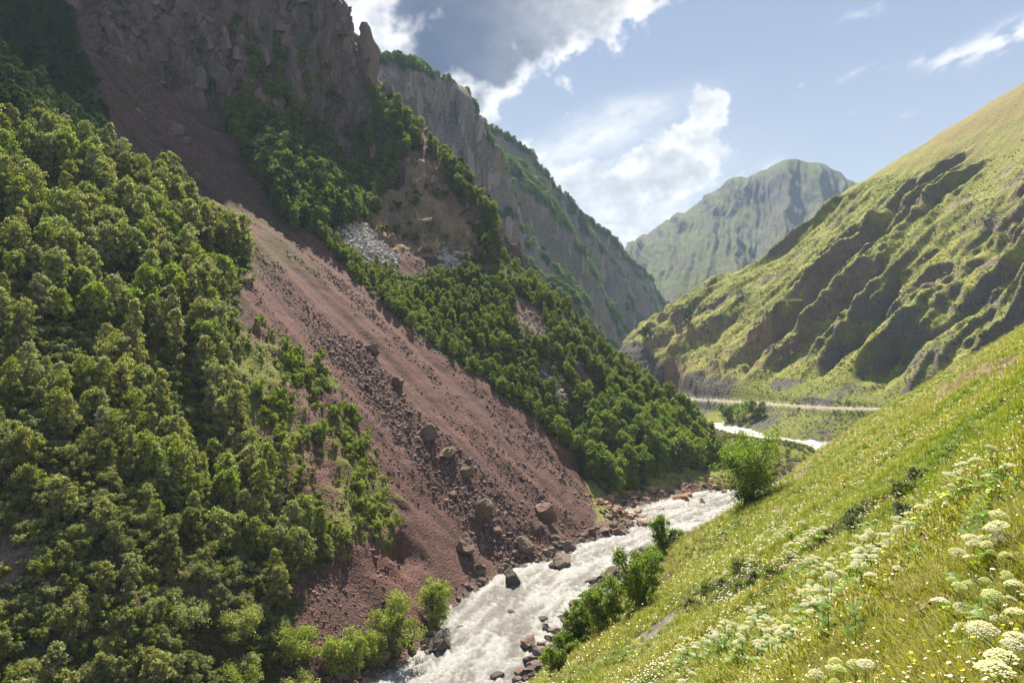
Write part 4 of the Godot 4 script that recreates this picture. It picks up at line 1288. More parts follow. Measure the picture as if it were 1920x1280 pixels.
func place_trees() -> void:
	var eye := Vector3(0, 50, 0)
	var tall := [9.6, 7.8, 10.0, 3.2, 6.5, 8.8, 1.5, 5.6, 4.8, 2.6]
	var about := {
		"near": ["birch_tree", "olive green birch in the dense lit wood left of the scree", "tree", "birches of the wood left of the scree"],
		"upper": ["shaded_tree", "shade-dark green tree in the shaded wood at upper left", "tree", "trees of the shaded wood at upper left"],
		"spur": ["leafy_tree", "fresh green leafy tree on the wooded spur right of the scree", "tree", "trees of the wooded spur right of the scree"],
		"mix": ["shrub", "small bright green shrub on the grassy strip beside the scree", "shrub", "shrubs on the grassy strip beside the scree"],
	}
	var sets := {}
	for t in trees:
		if not sets.has(t[4]):
			sets[t[4]] = []
		t.append(tall[t[1]] * t[2] / (t[0] - eye).length())
		sets[t[4]].append(t)
	for wood in sets:
		var list: Array = sets[wood]
		list.sort_custom(func(a, b): return a[5] > b[5])
		var rest := {}
		for i in list.size():
			var t: Array = list[i]
			var mat: Material
			var pick := rng.randf()
			match wood:
				"near": mat = leaves[0] if pick < 0.5 else leaves[2] if pick < 0.75 else leaves[4]
				"spur": mat = (leaves[3] if pick < 0.8 else leaves[1]) if t[0].y > 80.0 else (leaves[3] if pick < 0.4 else leaves[1]) if t[0].y > 52.0 and t[0].x < 0.0 else leaves[4] if pick < 0.6 else leaves[1]  # darker leaves high on the spur paint its shade
				"upper": mat = leaves[3]  # shade of this wood deepened by dark leaf colour
				_: mat = leaves[4]
			if i < 290:
				var o := thing(about[wood][0], wood_label(wood, t, mat), about[wood][2], t[0], about[wood][3])
				o.basis = Basis(Vector3.UP, t[3]).scaled(Vector3.ONE * t[2])
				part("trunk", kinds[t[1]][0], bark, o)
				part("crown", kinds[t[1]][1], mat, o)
			else:
				var key: int = t[1]
				if not rest.has(key):
					rest[key] = [[], PackedColorArray()]
				rest[key][0].append(Transform3D(Basis(Vector3.UP, t[3]).scaled(Vector3.ONE * t[2]), t[0]))
				var b := rng.randf_range(0.8, 1.0)
				rest[key][1].append(Color(b, b, b * rng.randf_range(0.85, 1.0)))
		print(wood, " ", list.size())
		for key in rest:
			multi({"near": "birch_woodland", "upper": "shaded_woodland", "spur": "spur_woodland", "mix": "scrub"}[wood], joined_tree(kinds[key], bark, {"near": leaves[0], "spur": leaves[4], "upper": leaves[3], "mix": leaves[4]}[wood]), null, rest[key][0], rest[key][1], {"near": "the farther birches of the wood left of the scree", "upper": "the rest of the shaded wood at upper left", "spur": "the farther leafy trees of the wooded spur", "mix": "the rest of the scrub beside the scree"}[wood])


func riverside_trees(left: Patch, meadow: Patch, hill: Patch) -> void:
	# [label, patch, x, z, height, radius, stems, clumps, per clump, leaf, leaf material]
	var fresh := Color(0.95, 0.97, 0.86)
	var list := [
		["bushy many-stemmed green tree alone on the meadow's edge above the river bend", "meadow_tree", meadow, 23.9, -73.0, 8.0, 3.7, 9, 165, 72, 0.20, 1],
		["slim light green tree hanging over the river below the lone meadow tree", "slim_tree", meadow, 15.6, -76.2, 5.0, 1.7, 4, 80, 80, 0.18, 1],
		["leftmost tall green willow of the clump at the meadow's lower edge", "willow_tree", meadow, 5.1, -54.5, 5.0, 1.4, 5, 100, 100, 0.13, 1],
		["dark green willow in the middle of the clump at the meadow's lower edge", "willow_tree", meadow, 6.7, -52.3, 4.8, 1.6, 6, 120, 100, 0.13, 1],
		["rightmost rounded willow of the clump at the meadow's lower edge", "willow_tree", meadow, 8.9, -49.6, 4.7, 1.8, 7, 130, 100, 0.13, 1],
		["low dark bush at the foot of the willow clump", "low_bush", meadow, 4.3, -52.5, 2.2, 1.3, 6, 70, 90, 0.12, 1],
		["small round bush at the bottom edge of the picture by the river rocks", "round_bush", meadow, 2.9, -45.9, 2.1, 1.1, 6, 70, 90, 0.11, 1],
		["tall light green willow on the left bank above the dark bank boulder", "bank_willow", left, -17.5, -106.5, 8.6, 3.6, 8, 120, 70, 0.27, 4],
		["greyish willow right behind the dark bank boulder on the left bank", "bank_willow", left, -12.6, -117.0, 8.4, 3.0, 7, 100, 70, 0.27, 4],
		["lowest bushy willow at the bottom edge on the left bank", "bank_willow", left, -23.0, -99.5, 6.0, 3.4, 8, 100, 70, 0.25, 4],
		["broad pale bush left of the lowest willow on the gravel bank", "pale_bush", left, -29.0, -98.0, 5.0, 3.4, 8, 90, 70, 0.24, 4],
		["round pale bush at the left end of the gravel bank", "pale_bush", left, -36.0, -96.0, 4.6, 3.2, 8, 90, 70, 0.24, 0],
		["low pale bush at the very bottom edge left of the lowest willow", "pale_bush", left, -27.0, -92.5, 4.4, 3.0, 8, 90, 70, 0.22, 0],
		["yellow green bush at the bottom edge below the pale gravel bushes", "pale_bush", left, -33.5, -90.0, 4.6, 3.2, 8, 90, 70, 0.22, 4],
		["greyish bush at the bottom edge left of the yellow green one", "pale_bush", left, -41.0, -91.0, 5.0, 3.2, 8, 90, 70, 0.22, 2],
		["small bush between the lowest willow and the tall bank willow", "pale_bush", left, -20.2, -102.5, 4.6, 2.4, 6, 80, 70, 0.22, 4],
		["single low yellow green bush on the bare brown gravel", "gravel_bush", left, -39.0, -107.0, 2.6, 1.7, 5, 30, 70, 0.18, 4],
		["dark lone tree on the far end of the gullied hill", "hill_tree", hill, 113.4, -471.8, 12.0, 3.4, 2, 50, 60, 0.5, 3],
		["left bush of the dark group between the road and the far river bend", "bank_bush", hill, 105.0, -352.0, 9.0, 5.6, 5, 60, 60, 0.42, 3],
		["middle bush of the dark group between the road and the far river bend", "bank_bush", hill, 110.0, -346.0, 9.5, 5.8, 5, 60, 60, 0.42, 1],
		["right bush of the dark group between the road and the far river bend", "bank_bush", hill, 115.0, -342.0, 8.0, 5.0, 5, 60, 60, 0.42, 3],
		["small tree on the river side of the hill's far left end", "end_tree", hill, 87.0, -480.0, 10.0, 4.0, 3, 50, 60, 0.5, 3],
	]
	for t in list:
		var m := tree_meshes(t[5], t[6], 0.03, t[7], t[8], t[9], t[10], fresh)
		var o := thing(t[1], t[0], "tree" if t[5] > 5.0 else "bush", t[2].at(t[3], t[4]))
		part("trunk", m[0], bark, o)
		part("crown", m[1], leaves[t[11]], o)


# ------------------------------------------------------------------ stones
func scree(left: Patch) -> void:
	var stone := slab_mesh(71)
	var mat := plain(Color.WHITE, 0.95)
	var sets := {"scree_stones": [[], PackedColorArray()], "talus_stones": [[], PackedColorArray()]}
	var made := 0
	for i in 230000:
		var x := rng.randf_range(-165.0, 62.0)
		var z := rng.randf_range(-300.0, -84.0)
		var a := left_area(x + rng.randf_range(-2, 2), z + rng.randf_range(-2, 2))
		if a in [1, 2, 7, 11, 12]:
			continue
		if a == 10 and rng.randf() < 0.65:
			continue
		var along := x * 0.465 - z * 0.885
		var up := -x * 0.885 - z * 0.465
		var band := fine.get_noise_2d(along * 0.13, up * 0.02) + 0.4 * fine.get_noise_2d(x * 0.2, z * 0.2)
		var pale := a in [3, 4, 5]
		var want := 0.12 + 0.8 * band
		if a == 13: want = 0.7 + band * 0.5
		if a == 8: want = 0.18
		if pale: want = 1.0
		if rng.randf() > want:
			continue
		var p := left.at(x, z)
		if p.y < 0.1 or left.normal(x, z).y < 0.6:
			continue
		var s := 0.10 + 0.16 * pow(rng.randf(), 3.0) + (0.22 * pow(rng.randf(), 5.0) if a == 13 or p.y < 20.0 else 0.0)
		if pale: s *= 1.7
		s *= lerpf(0.75, 1.3, smoothstep(110.0, 230.0, -z))
		if a == 13: s *= 1.2
		var b := Basis(Vector3(rng.randfn(), rng.randfn(), rng.randfn()).normalized(), rng.randf() * TAU).scaled(Vector3(s * rng.randf_range(0.8, 1.5), s, s * rng.randf_range(0.8, 1.3)))
		var c := RED_SCREE * rng.randf_range(0.75, 1.35)
		c = c.lerp(c3(0.19, 0.165, 0.15), rng.randf() * 0.6)
		if a == 9 or a == 10: c = c3(0.17, 0.14, 0.125) * rng.randf_range(0.7, 1.3)
		if pale: c = GREY_TALUS * rng.randf_range(0.75, 1.25)
		var key := "talus_stones" if pale or a == 9 or a == 10 else "scree_stones"
		sets[key][0].append(Transform3D(b, p + Vector3(0, s * 0.25, 0)))
		sets[key][1].append(srgb(c))
	for i in 9000:      # stones along the left bank and on the gravel bar
		var x := rng.randf_range(-32.0, 78.0)
		var z := rng.randf_range(-245.0, -84.0)
		var p := left.at(x, z)
		if p.y < -0.5 or p.y > 2.2 - 0.8 * rng.randf():
			continue
		var s := 0.22 + 0.75 * pow(rng.randf(), 3.0)
		var c := c3(0.13, 0.10, 0.085) * rng.randf_range(0.7, 1.3)
		if z < -180.0: c = c.lerp(c3(0.30, 0.185, 0.13), rng.randf_range(0.3, 1.0))
		sets["scree_stones"][0].append(Transform3D(Basis(Vector3(rng.randfn(), rng.randfn(), rng.randfn()).normalized(), rng.randf() * TAU).scaled(Vector3(s * 1.3, s * 0.9, s)), p + Vector3(0, s * 0.2, 0)))
		sets["scree_stones"][1].append(srgb(c))
	for i in 420:       # stones along the right bank
		var k := 1 + rng.randi() % 7
		var c: Vector3 = (RIVER[k] as Vector3).lerp(RIVER[k + 1], rng.randf())
		var d: Vector3 = (RIVER[k + 1] - RIVER[k])
		d.y = 0.0
		d = d.normalized()
		var o := rng.randf_range(8.3, 12.0)
		var s := 0.25 + 0.9 * pow(rng.randf(), 3.0)
		var tone := c3(0.12, 0.095, 0.085) * rng.randf_range(0.6, 1.3)
		sets["scree_stones"][0].append(Transform3D(Basis(Vector3(rng.randfn(), rng.randfn(), rng.randfn()).normalized(), rng.randf() * TAU).scaled(Vector3(s * 1.3, s * 0.9, s)), Vector3(c.x - d.z * o, 0.15 + 0.12 * (o - 8.3), c.z + d.x * o)))
		sets["scree_stones"][1].append(srgb(tone))
	multi("scree_stones", stone, mat, sets["scree_stones"][0], sets["scree_stones"][1], "red brown stones strewn over the scree")
	multi("talus_stones", stone, mat, sets["talus_stones"][0], sets["talus_stones"][1], "grey stones of the talus among the trees")
	print("stones ", sets["scree_stones"][0].size(), " ", sets["talus_stones"][0].size())


# angular blocks standing proud of the rock faces
func cliff_rocks(p: Patch, called: String, label: String, tries: int, box: Array, size: Vector2, tall: float, colour: Vector3, other: Vector3, limit: float, tan_too: bool) -> void:
	var where := []
	var tints := PackedColorArray()
	for i in tries:
		var x := rng.randf_range(box[0], box[1])
		var z := rng.randf_range(box[2], box[3])
		var n := p.normal(x, z)
		var a := left_area(x, z) if tan_too else 0
		if n.y > limit and not (a == 7 and n.y > 0.4):
			continue
		var q := p.at(x, z)
		var g := fine.get_noise_3d(q.x * 0.12, q.y * 0.03, q.z * 0.12)
		if rng.randf() > 0.55 + g:
			continue
		var s := size.x + (size.y - size.x) * pow(rng.randf(), 2.5)
		var side := Vector3(n.x, 0, n.z).normalized()
		var lift := (Vector3.UP - n * n.y).normalized().lerp(Vector3.UP, 0.35).normalized()
		var across := lift.cross(side).normalized()
		var bs := Basis(across, lift, across.cross(lift)).rotated(side, rng.randf_range(-0.25, 0.25)).rotated(Vector3.UP, rng.randf_range(-0.6, 0.6))
		bs = bs * Basis.from_scale(Vector3(s * rng.randf_range(0.6, 1.2), s * tall * rng.randf_range(0.6, 1.4), s * rng.randf_range(0.5, 0.9)))
		if a == 7: bs = bs * Basis.from_scale(Vector3(0.5, 1.0, 0.7))
		where.append(Transform3D(bs, q - n * s * 0.62 - Vector3(0, s * tall * 0.4, 0)))
		var c := colour.lerp(other, clampf(0.5 + g * 1.6 + rng.randf_range(-0.3, 0.3), 0.0, 1.0))
		if a == 7: c = TAN_ROCK.lerp(c3(0.16, 0.12, 0.09), rng.randf())
		tints.append(srgb(c * rng.randf_range(0.75, 1.2)))
	multi(called, slab_mesh(91), plain(Color.WHITE, 0.95), where, tints, label)


const BOULDERS := [[10.3, -147.2, 6.3, 3.8, 1], [-34.9, -183.8, 4.9, 4.4, 0], [-27.7, -176.5, 5.2, 3.6, 0], [-19.2, -164.2, 6.8, 4.4, 0], [-14.8, -161.7, 5.6, 3.3, 0], [-10.6, -160.9, 4.3, 3.0, 0], [-5.9, -154.0, 5.4, 5.6, 0], [7.5, -164.4, 6.2, 4.4, 0], [-8.8, -141.7, 5.4, 5.4, 0], [2.7, -151.2, 5.3, 3.9, 0], [12.4, -157.6, 4.3, 2.9, 0], [0.0, -137.2, 4.2, 4.6, 2], [-10.9, -110.2, 5.4, 4.0, 2], [2.5, -111.1, 3.7, 2.4, 0], [4.4, -109.3, 2.8, 2.2, 0], [2.3, -105.8, 2.1, 1.6, 2], [1.3, -101.3, 2.6, 1.9, 0], [-1.9, -101.3, 2.6, 1.2, 2], [25.1, -169.0, 3.6, 2.5, 0], [31.8, -176.9, 4.7, 2.1, 3], [22.0, -149.4, 1.6, 1.1, 2], [-0.3, -123.4, 1.9, 1.1, 2], [5.3, -120.7, 2.4, 1.3, 2], [5.6, -116.9, 1.8, 1.3, 2], [-8.2, -117.3, 2.3, 0.9, 2], [52.1, -199.3, 3.2, 1.9, 3], [46.3, -203.5, 6.0, 1.9, 3], [42.8, -208.5, 2.8, 1.7, 2], [50.0, -206.6, 3.6, 1.4, 3], [59.9, -214.9, 2.9, 1.4, 3], [-112.7, -247.4, 5.6, 4.3, 1], [-131.3, -277.8, 6.7, 2.6, 1], [-122.1, -287.5, 3.5, 1.9, 1], [-155.3, -253.7, 7.5, 6.8, 1], [-99.0, -230.7, 4.3, 2.8, 1], [-108.9, -244.7, 4.6, 2.6, 0], [-25.5, -123.7, 1.3, 1.2, 2], [-39.0, -146.0, 1.6, 1.0, 0], [-12.4, -153.3, 2.7, 1.9, 0], [-3.3, -151.8, 2.6, 1.6, 0], [18.4, -166.7, 2.7, 1.8, 0], [9.3, -158.3, 2.7, 1.7, 0]]
const BOULDER_TEXT := ["broad flat-topped boulder at the water edge below the scree", "square boulder high in the middle of the red scree", "long slab boulder below the square boulder on the scree", "large leaning slab boulder with a shrub below it in mid scree", "flat boulder just under the large leaning slab", "rounded boulder below the flat boulder in mid scree", "big upright boulder low on the scree", "wedge boulder at the lower right of the scree", "tilted long boulder low on the scree above the river", "round dark boulder near the foot of the scree", "boulder on the bank right of the round dark boulder", "grey bank boulder standing in the foam at the river bend", "dark boulder under the bank willow at the river edge", "brown angular boulder out in the river near the right bank", "boulder touching the right bank beside the angular one", "small grey block on the right bank stones", "lowest brown boulder on the right bank at the picture edge", "low flat stones in the water by the right bank", "boulder at the left water edge in the upper rapid", "pale orange boulder in the upper rapid", "small dark rock in mid river beside the willows", "dark rock breaking the foam in mid river", "wet rock in the river left of the willow clump", "small wet rock below the river rock near the willows", "low wet rock near the left bank in the lower rapid", "orange boulder on the gravel bar at the far bend", "flat orange slab on the gravel bar at the far bend", "grey block at the left end of the gravel bar", "broken orange slab in the middle of the gravel bar", "small orange rock at the right end of the gravel bar", "pale weathered boulder at the top of the scree gully", "long thin slab high in the shaded gully", "small block below the thin slab in the shaded gully", "grey rock outcrop in the dark wood at upper left", "sunlit boulder at the gully edge above the birches", "dark slab just under the pale weathered boulder", "small grey boulder among the shrubs left of the scree", "lone stone among the shrubs of the grassy strip", "brown block left of the big upright boulder", "brown block under the big upright boulder", "brown block on the bank below the scree fan", "brown block beside the wedge boulder"]

func boulders(left: Patch, meadow: Patch) -> void:
	var tone := grain(0.03, 5, 0.6, 1.3, 0, 512, 64, 0.02)
	var relief := grain(0.03, 5, 0.0, 1.0, 0, 512, 65)
	var mats := []
	for c in [lin(0.20, 0.145, 0.12), lin(0.185, 0.15, 0.13), lin(0.12, 0.105, 0.095), lin(0.32, 0.19, 0.13)]:
		var m := StandardMaterial3D.new()
		m.albedo_color = c
		m.albedo_texture = tone
		m.uv1_triplanar = true
		m.uv1_world_triplanar = true
		m.uv1_scale = Vector3.ONE / 3.0
		m.roughness = 0.92
		m.metallic_specular = 0.3
		m.heightmap_enabled = true
		m.heightmap_texture = relief
		m.heightmap_scale = 22.0
		mats.append(m)
	for i in BOULDERS.size():
		# x, z, width, height, tone
		var b: Array = BOULDERS[i]
		var p := left.at(b[0], b[1]) if left.inside(b[0], b[1]) else meadow.at(b[0], b[1])
		p.y = maxf(p.y, -0.1)
		var o := lone("boulder", rock_mesh(16, 500 + i, 16, 1.0), mats[b[4]], p + Vector3(0, b[3] * 0.22, 0))
		o.basis = Basis.from_euler(Vector3(rng.randf_range(-0.25, 0.25), rng.randf() * TAU, rng.randf_range(-0.25, 0.25))) * Basis.from_scale(Vector3(b[2] * 0.56, b[3] * 0.56, b[2] * 0.42))
		tag(o, BOULDER_TEXT[i], "boulder", "boulders of the scree and river")
	# the rock needle on the skyline of the red cliff
	var v := PackedVector3Array()
	var idx := PackedInt32Array()
	var path := []
	var radii := []
	for k in 14:
		var t := k / 13.0
		path.append(Vector3(1.2 * sin(t * 3.0) - 0.8 * t, t * 34.0 - 8.0, 0.6 * cos(t * 4.0)))
		radii.append(5.6 * (1.0 - 0.35 * t) * sqrt(clampf((1.02 - t) * 3.2, 0.03, 1.0)))
	add_tube(v, idx, path, radii, 16)
	for k in v.size():
		var q := v[k]
		v[k] = q + Vector3(rough.get_noise_3d(q.x * 0.5, q.y * 0.25, q.z * 0.5), 0.3 * rough.get_noise_3d(q.z, q.y, q.x), rough.get_noise_3d(q.z * 0.5, q.y * 0.25, q.x * 0.5 + 9.0)) * 1.5
	var st := SurfaceTool.new()
	st.create_from(mesh_of(v, idx), 0)
	st.generate_normals()
	var needle := lone("rock_needle", st.commit(), mats[0], Vector3(-65.5, 157.0, -331.0))
	tag(needle, "pointed red rock needle standing on the skyline of the upper cliff", "rock needle")


# ------------------------------------------------------------------ meadow plants
func blade_mesh(n: int, height: float, spread: float, width: float, droop: float, head := false) -> ArrayMesh:
	var v := PackedVector3Array()
	var idx := PackedInt32Array()
	var col := PackedColorArray()
	for i in n:
		var a := rng.randf() * TAU
		var out := Vector3(cos(a), 0, sin(a))
		var side := Vector3(-sin(a + rng.randf_range(-0.8, 0.8)), 0, cos(a))
		var r := spread * sqrt(rng.randf())
		var b := Vector3(cos(a * 3.7), 0, sin(a * 3.7)) * r * 0.7
		var h := height * rng.randf_range(0.55, 1.1)
		var lean := droop * rng.randf_range(0.3, 1.2)
		var k := v.size()
		var tone := rng.randf_range(0.78, 1.0)
		for s in 4:
			var t := s / 3.0
			var c := b + out * h * lean * t * t + Vector3(0, h * (t - 0.35 * lean * t * t), 0)
			var w := width * (1.0 - t * 0.75)
			if head and s == 3: w = width * 1.6
			if s < 3 or head:
				v.append(c - side * w)
				v.append(c + side * w)
			else:
				v.append(c)
		for e in v.size() - k:
			var up := float(e) / (v.size() - k)
			col.append(Color(tone * lerpf(0.9, 1.0, up), tone * lerpf(0.92, 1.0, up), tone * 0.85))
		idx.append_array([k, k + 1, k + 2, k + 1, k + 3, k + 2, k + 2, k + 3, k + 4, k + 3, k + 5, k + 4] if true else [])
		if head:
			idx.append_array([k + 4, k + 5, k + 6, k + 5, k + 7, k + 6])
		else:
			idx.append_array([k + 4, k + 5, k + 6])
	return mesh_of(v, idx, col)


func bloom_mesh(petals: int, r: float, stem: float, middle: bool) -> ArrayMesh:
	var v := PackedVector3Array()
	var idx := PackedInt32Array()
	var col := PackedColorArray()
	for i in petals:
		var a := TAU * i / petals
		var d := Vector3(cos(a), 0.25, sin(a))
		var s := Vector3(-sin(a), 0, cos(a))
		var k := v.size()
		var c := Vector3(0, stem, 0)
		v.append(c)
		v.append(c + d * r * 0.65 + s * r * 0.36)
		v.append(c + d * r)
		v.append(c + d * r * 0.65 - s * r * 0.36)
		for e in 4: col.append(Color(1, 1, 1))
		idx.append_array([k, k + 1, k + 2, k, k + 2, k + 3])
	if middle:
		var k := v.size()
		for i in 6:
			v.append(Vector3(cos(TAU * i / 6) * r * 0.3, stem + 0.01, sin(TAU * i / 6) * r * 0.3))
			col.append(Color(0.95, 0.78, 0.15))
		for i in 4:
			idx.append_array([k, k + i + 1, k + i + 2])
	var k := v.size()
	v.append_array([Vector3(-0.004, 0, 0), Vector3(0.004, 0, 0), Vector3(0, stem, 0.002)])
	for e in 3: col.append(Color(0.45, 0.55, 0.2))
	idx.append_array([k, k + 1, k + 2])
	return mesh_of(v, idx, col)


func umbel_mesh(r: float, dome: float, florets: int, c: Color) -> ArrayMesh:
	var v := PackedVector3Array()
	var idx := PackedInt32Array()
	var col := PackedColorArray()
	for i in florets:
		var t := (i + 0.5) / florets
		var a := i * 2.39996
		var rr := sqrt(t) * r
		var p := Vector3(cos(a) * rr, dome * (1.0 - t) + rng.randf_range(-0.06, 0.06) * r + 0.05 * r * sin(a * 5.0 + t * 14.0), sin(a) * rr)
		var s := r * 0.075 * rng.randf_range(0.8, 1.2)
		var k := v.size()
		v.append(p + Vector3(0, s * 0.8, 0))
		for e in 5:
			var b := TAU * e / 5 + a
			v.append(p + Vector3(cos(b) * s * 1.25, rng.randf_range(-0.2, 0.3) * s, sin(b) * s * 1.25))
		v.append(p - Vector3(0, s * 0.6, 0))
		var tone := rng.randf_range(0.85, 1.0)
		for e in 7:
			col.append(Color(c.r * tone, c.g * tone, c.b * tone * (1.0 if e < 6 else 0.7)))
		for e in 5:
			idx.append_array([k, k + 1 + e, k + 1 + (e + 1) % 5, k + 6, k + 1 + (e + 1) % 5, k + 1 + e])
		if i % 3 == 0:
			k = v.size()
			v.append_array([p + Vector3(r * 0.012, 0, 0), p - Vector3(r * 0.012, 0, 0), Vector3(0, -r * 0.75, 0)])
			for e in 3: col.append(Color(0.62, 0.72, 0.35))
			idx.append_array([k, k + 1, k + 2])
	return mesh_of(v, idx, col)


func leaf_mesh(length: float, width: float, lobes: int, curl: float) -> ArrayMesh:
	var v := PackedVector3Array()
	var idx := PackedInt32Array()
	var n := 9
	for i in n:
		var t := i / (n - 1.0)
		var w := width * pow(sin(PI * clampf(t * 0.93 + 0.06, 0.0, 1.0)), 0.7) * (1.0 - 0.35 * (i % 2) * (1.0 if lobes > 0 else 0.0))
		var y := 0.25 * length * t - curl * length * t * t
		v.append(Vector3(-w, y + w * 0.25, length * t + (0.05 * length if lobes > 0 and i % 2 == 0 else 0.0)))
		v.append(Vector3(0, y, length * t))
		v.append(Vector3(w, y + w * 0.25, length * t + (0.05 * length if lobes > 0 and i % 2 == 0 else 0.0)))
	for i in n - 1:
		var k := i * 3
		idx.append_array([k, k + 1, k + 3, k + 1, k + 4, k + 3, k + 1, k + 2, k + 4, k + 2, k + 5, k + 4])
	return mesh_of(v, idx)


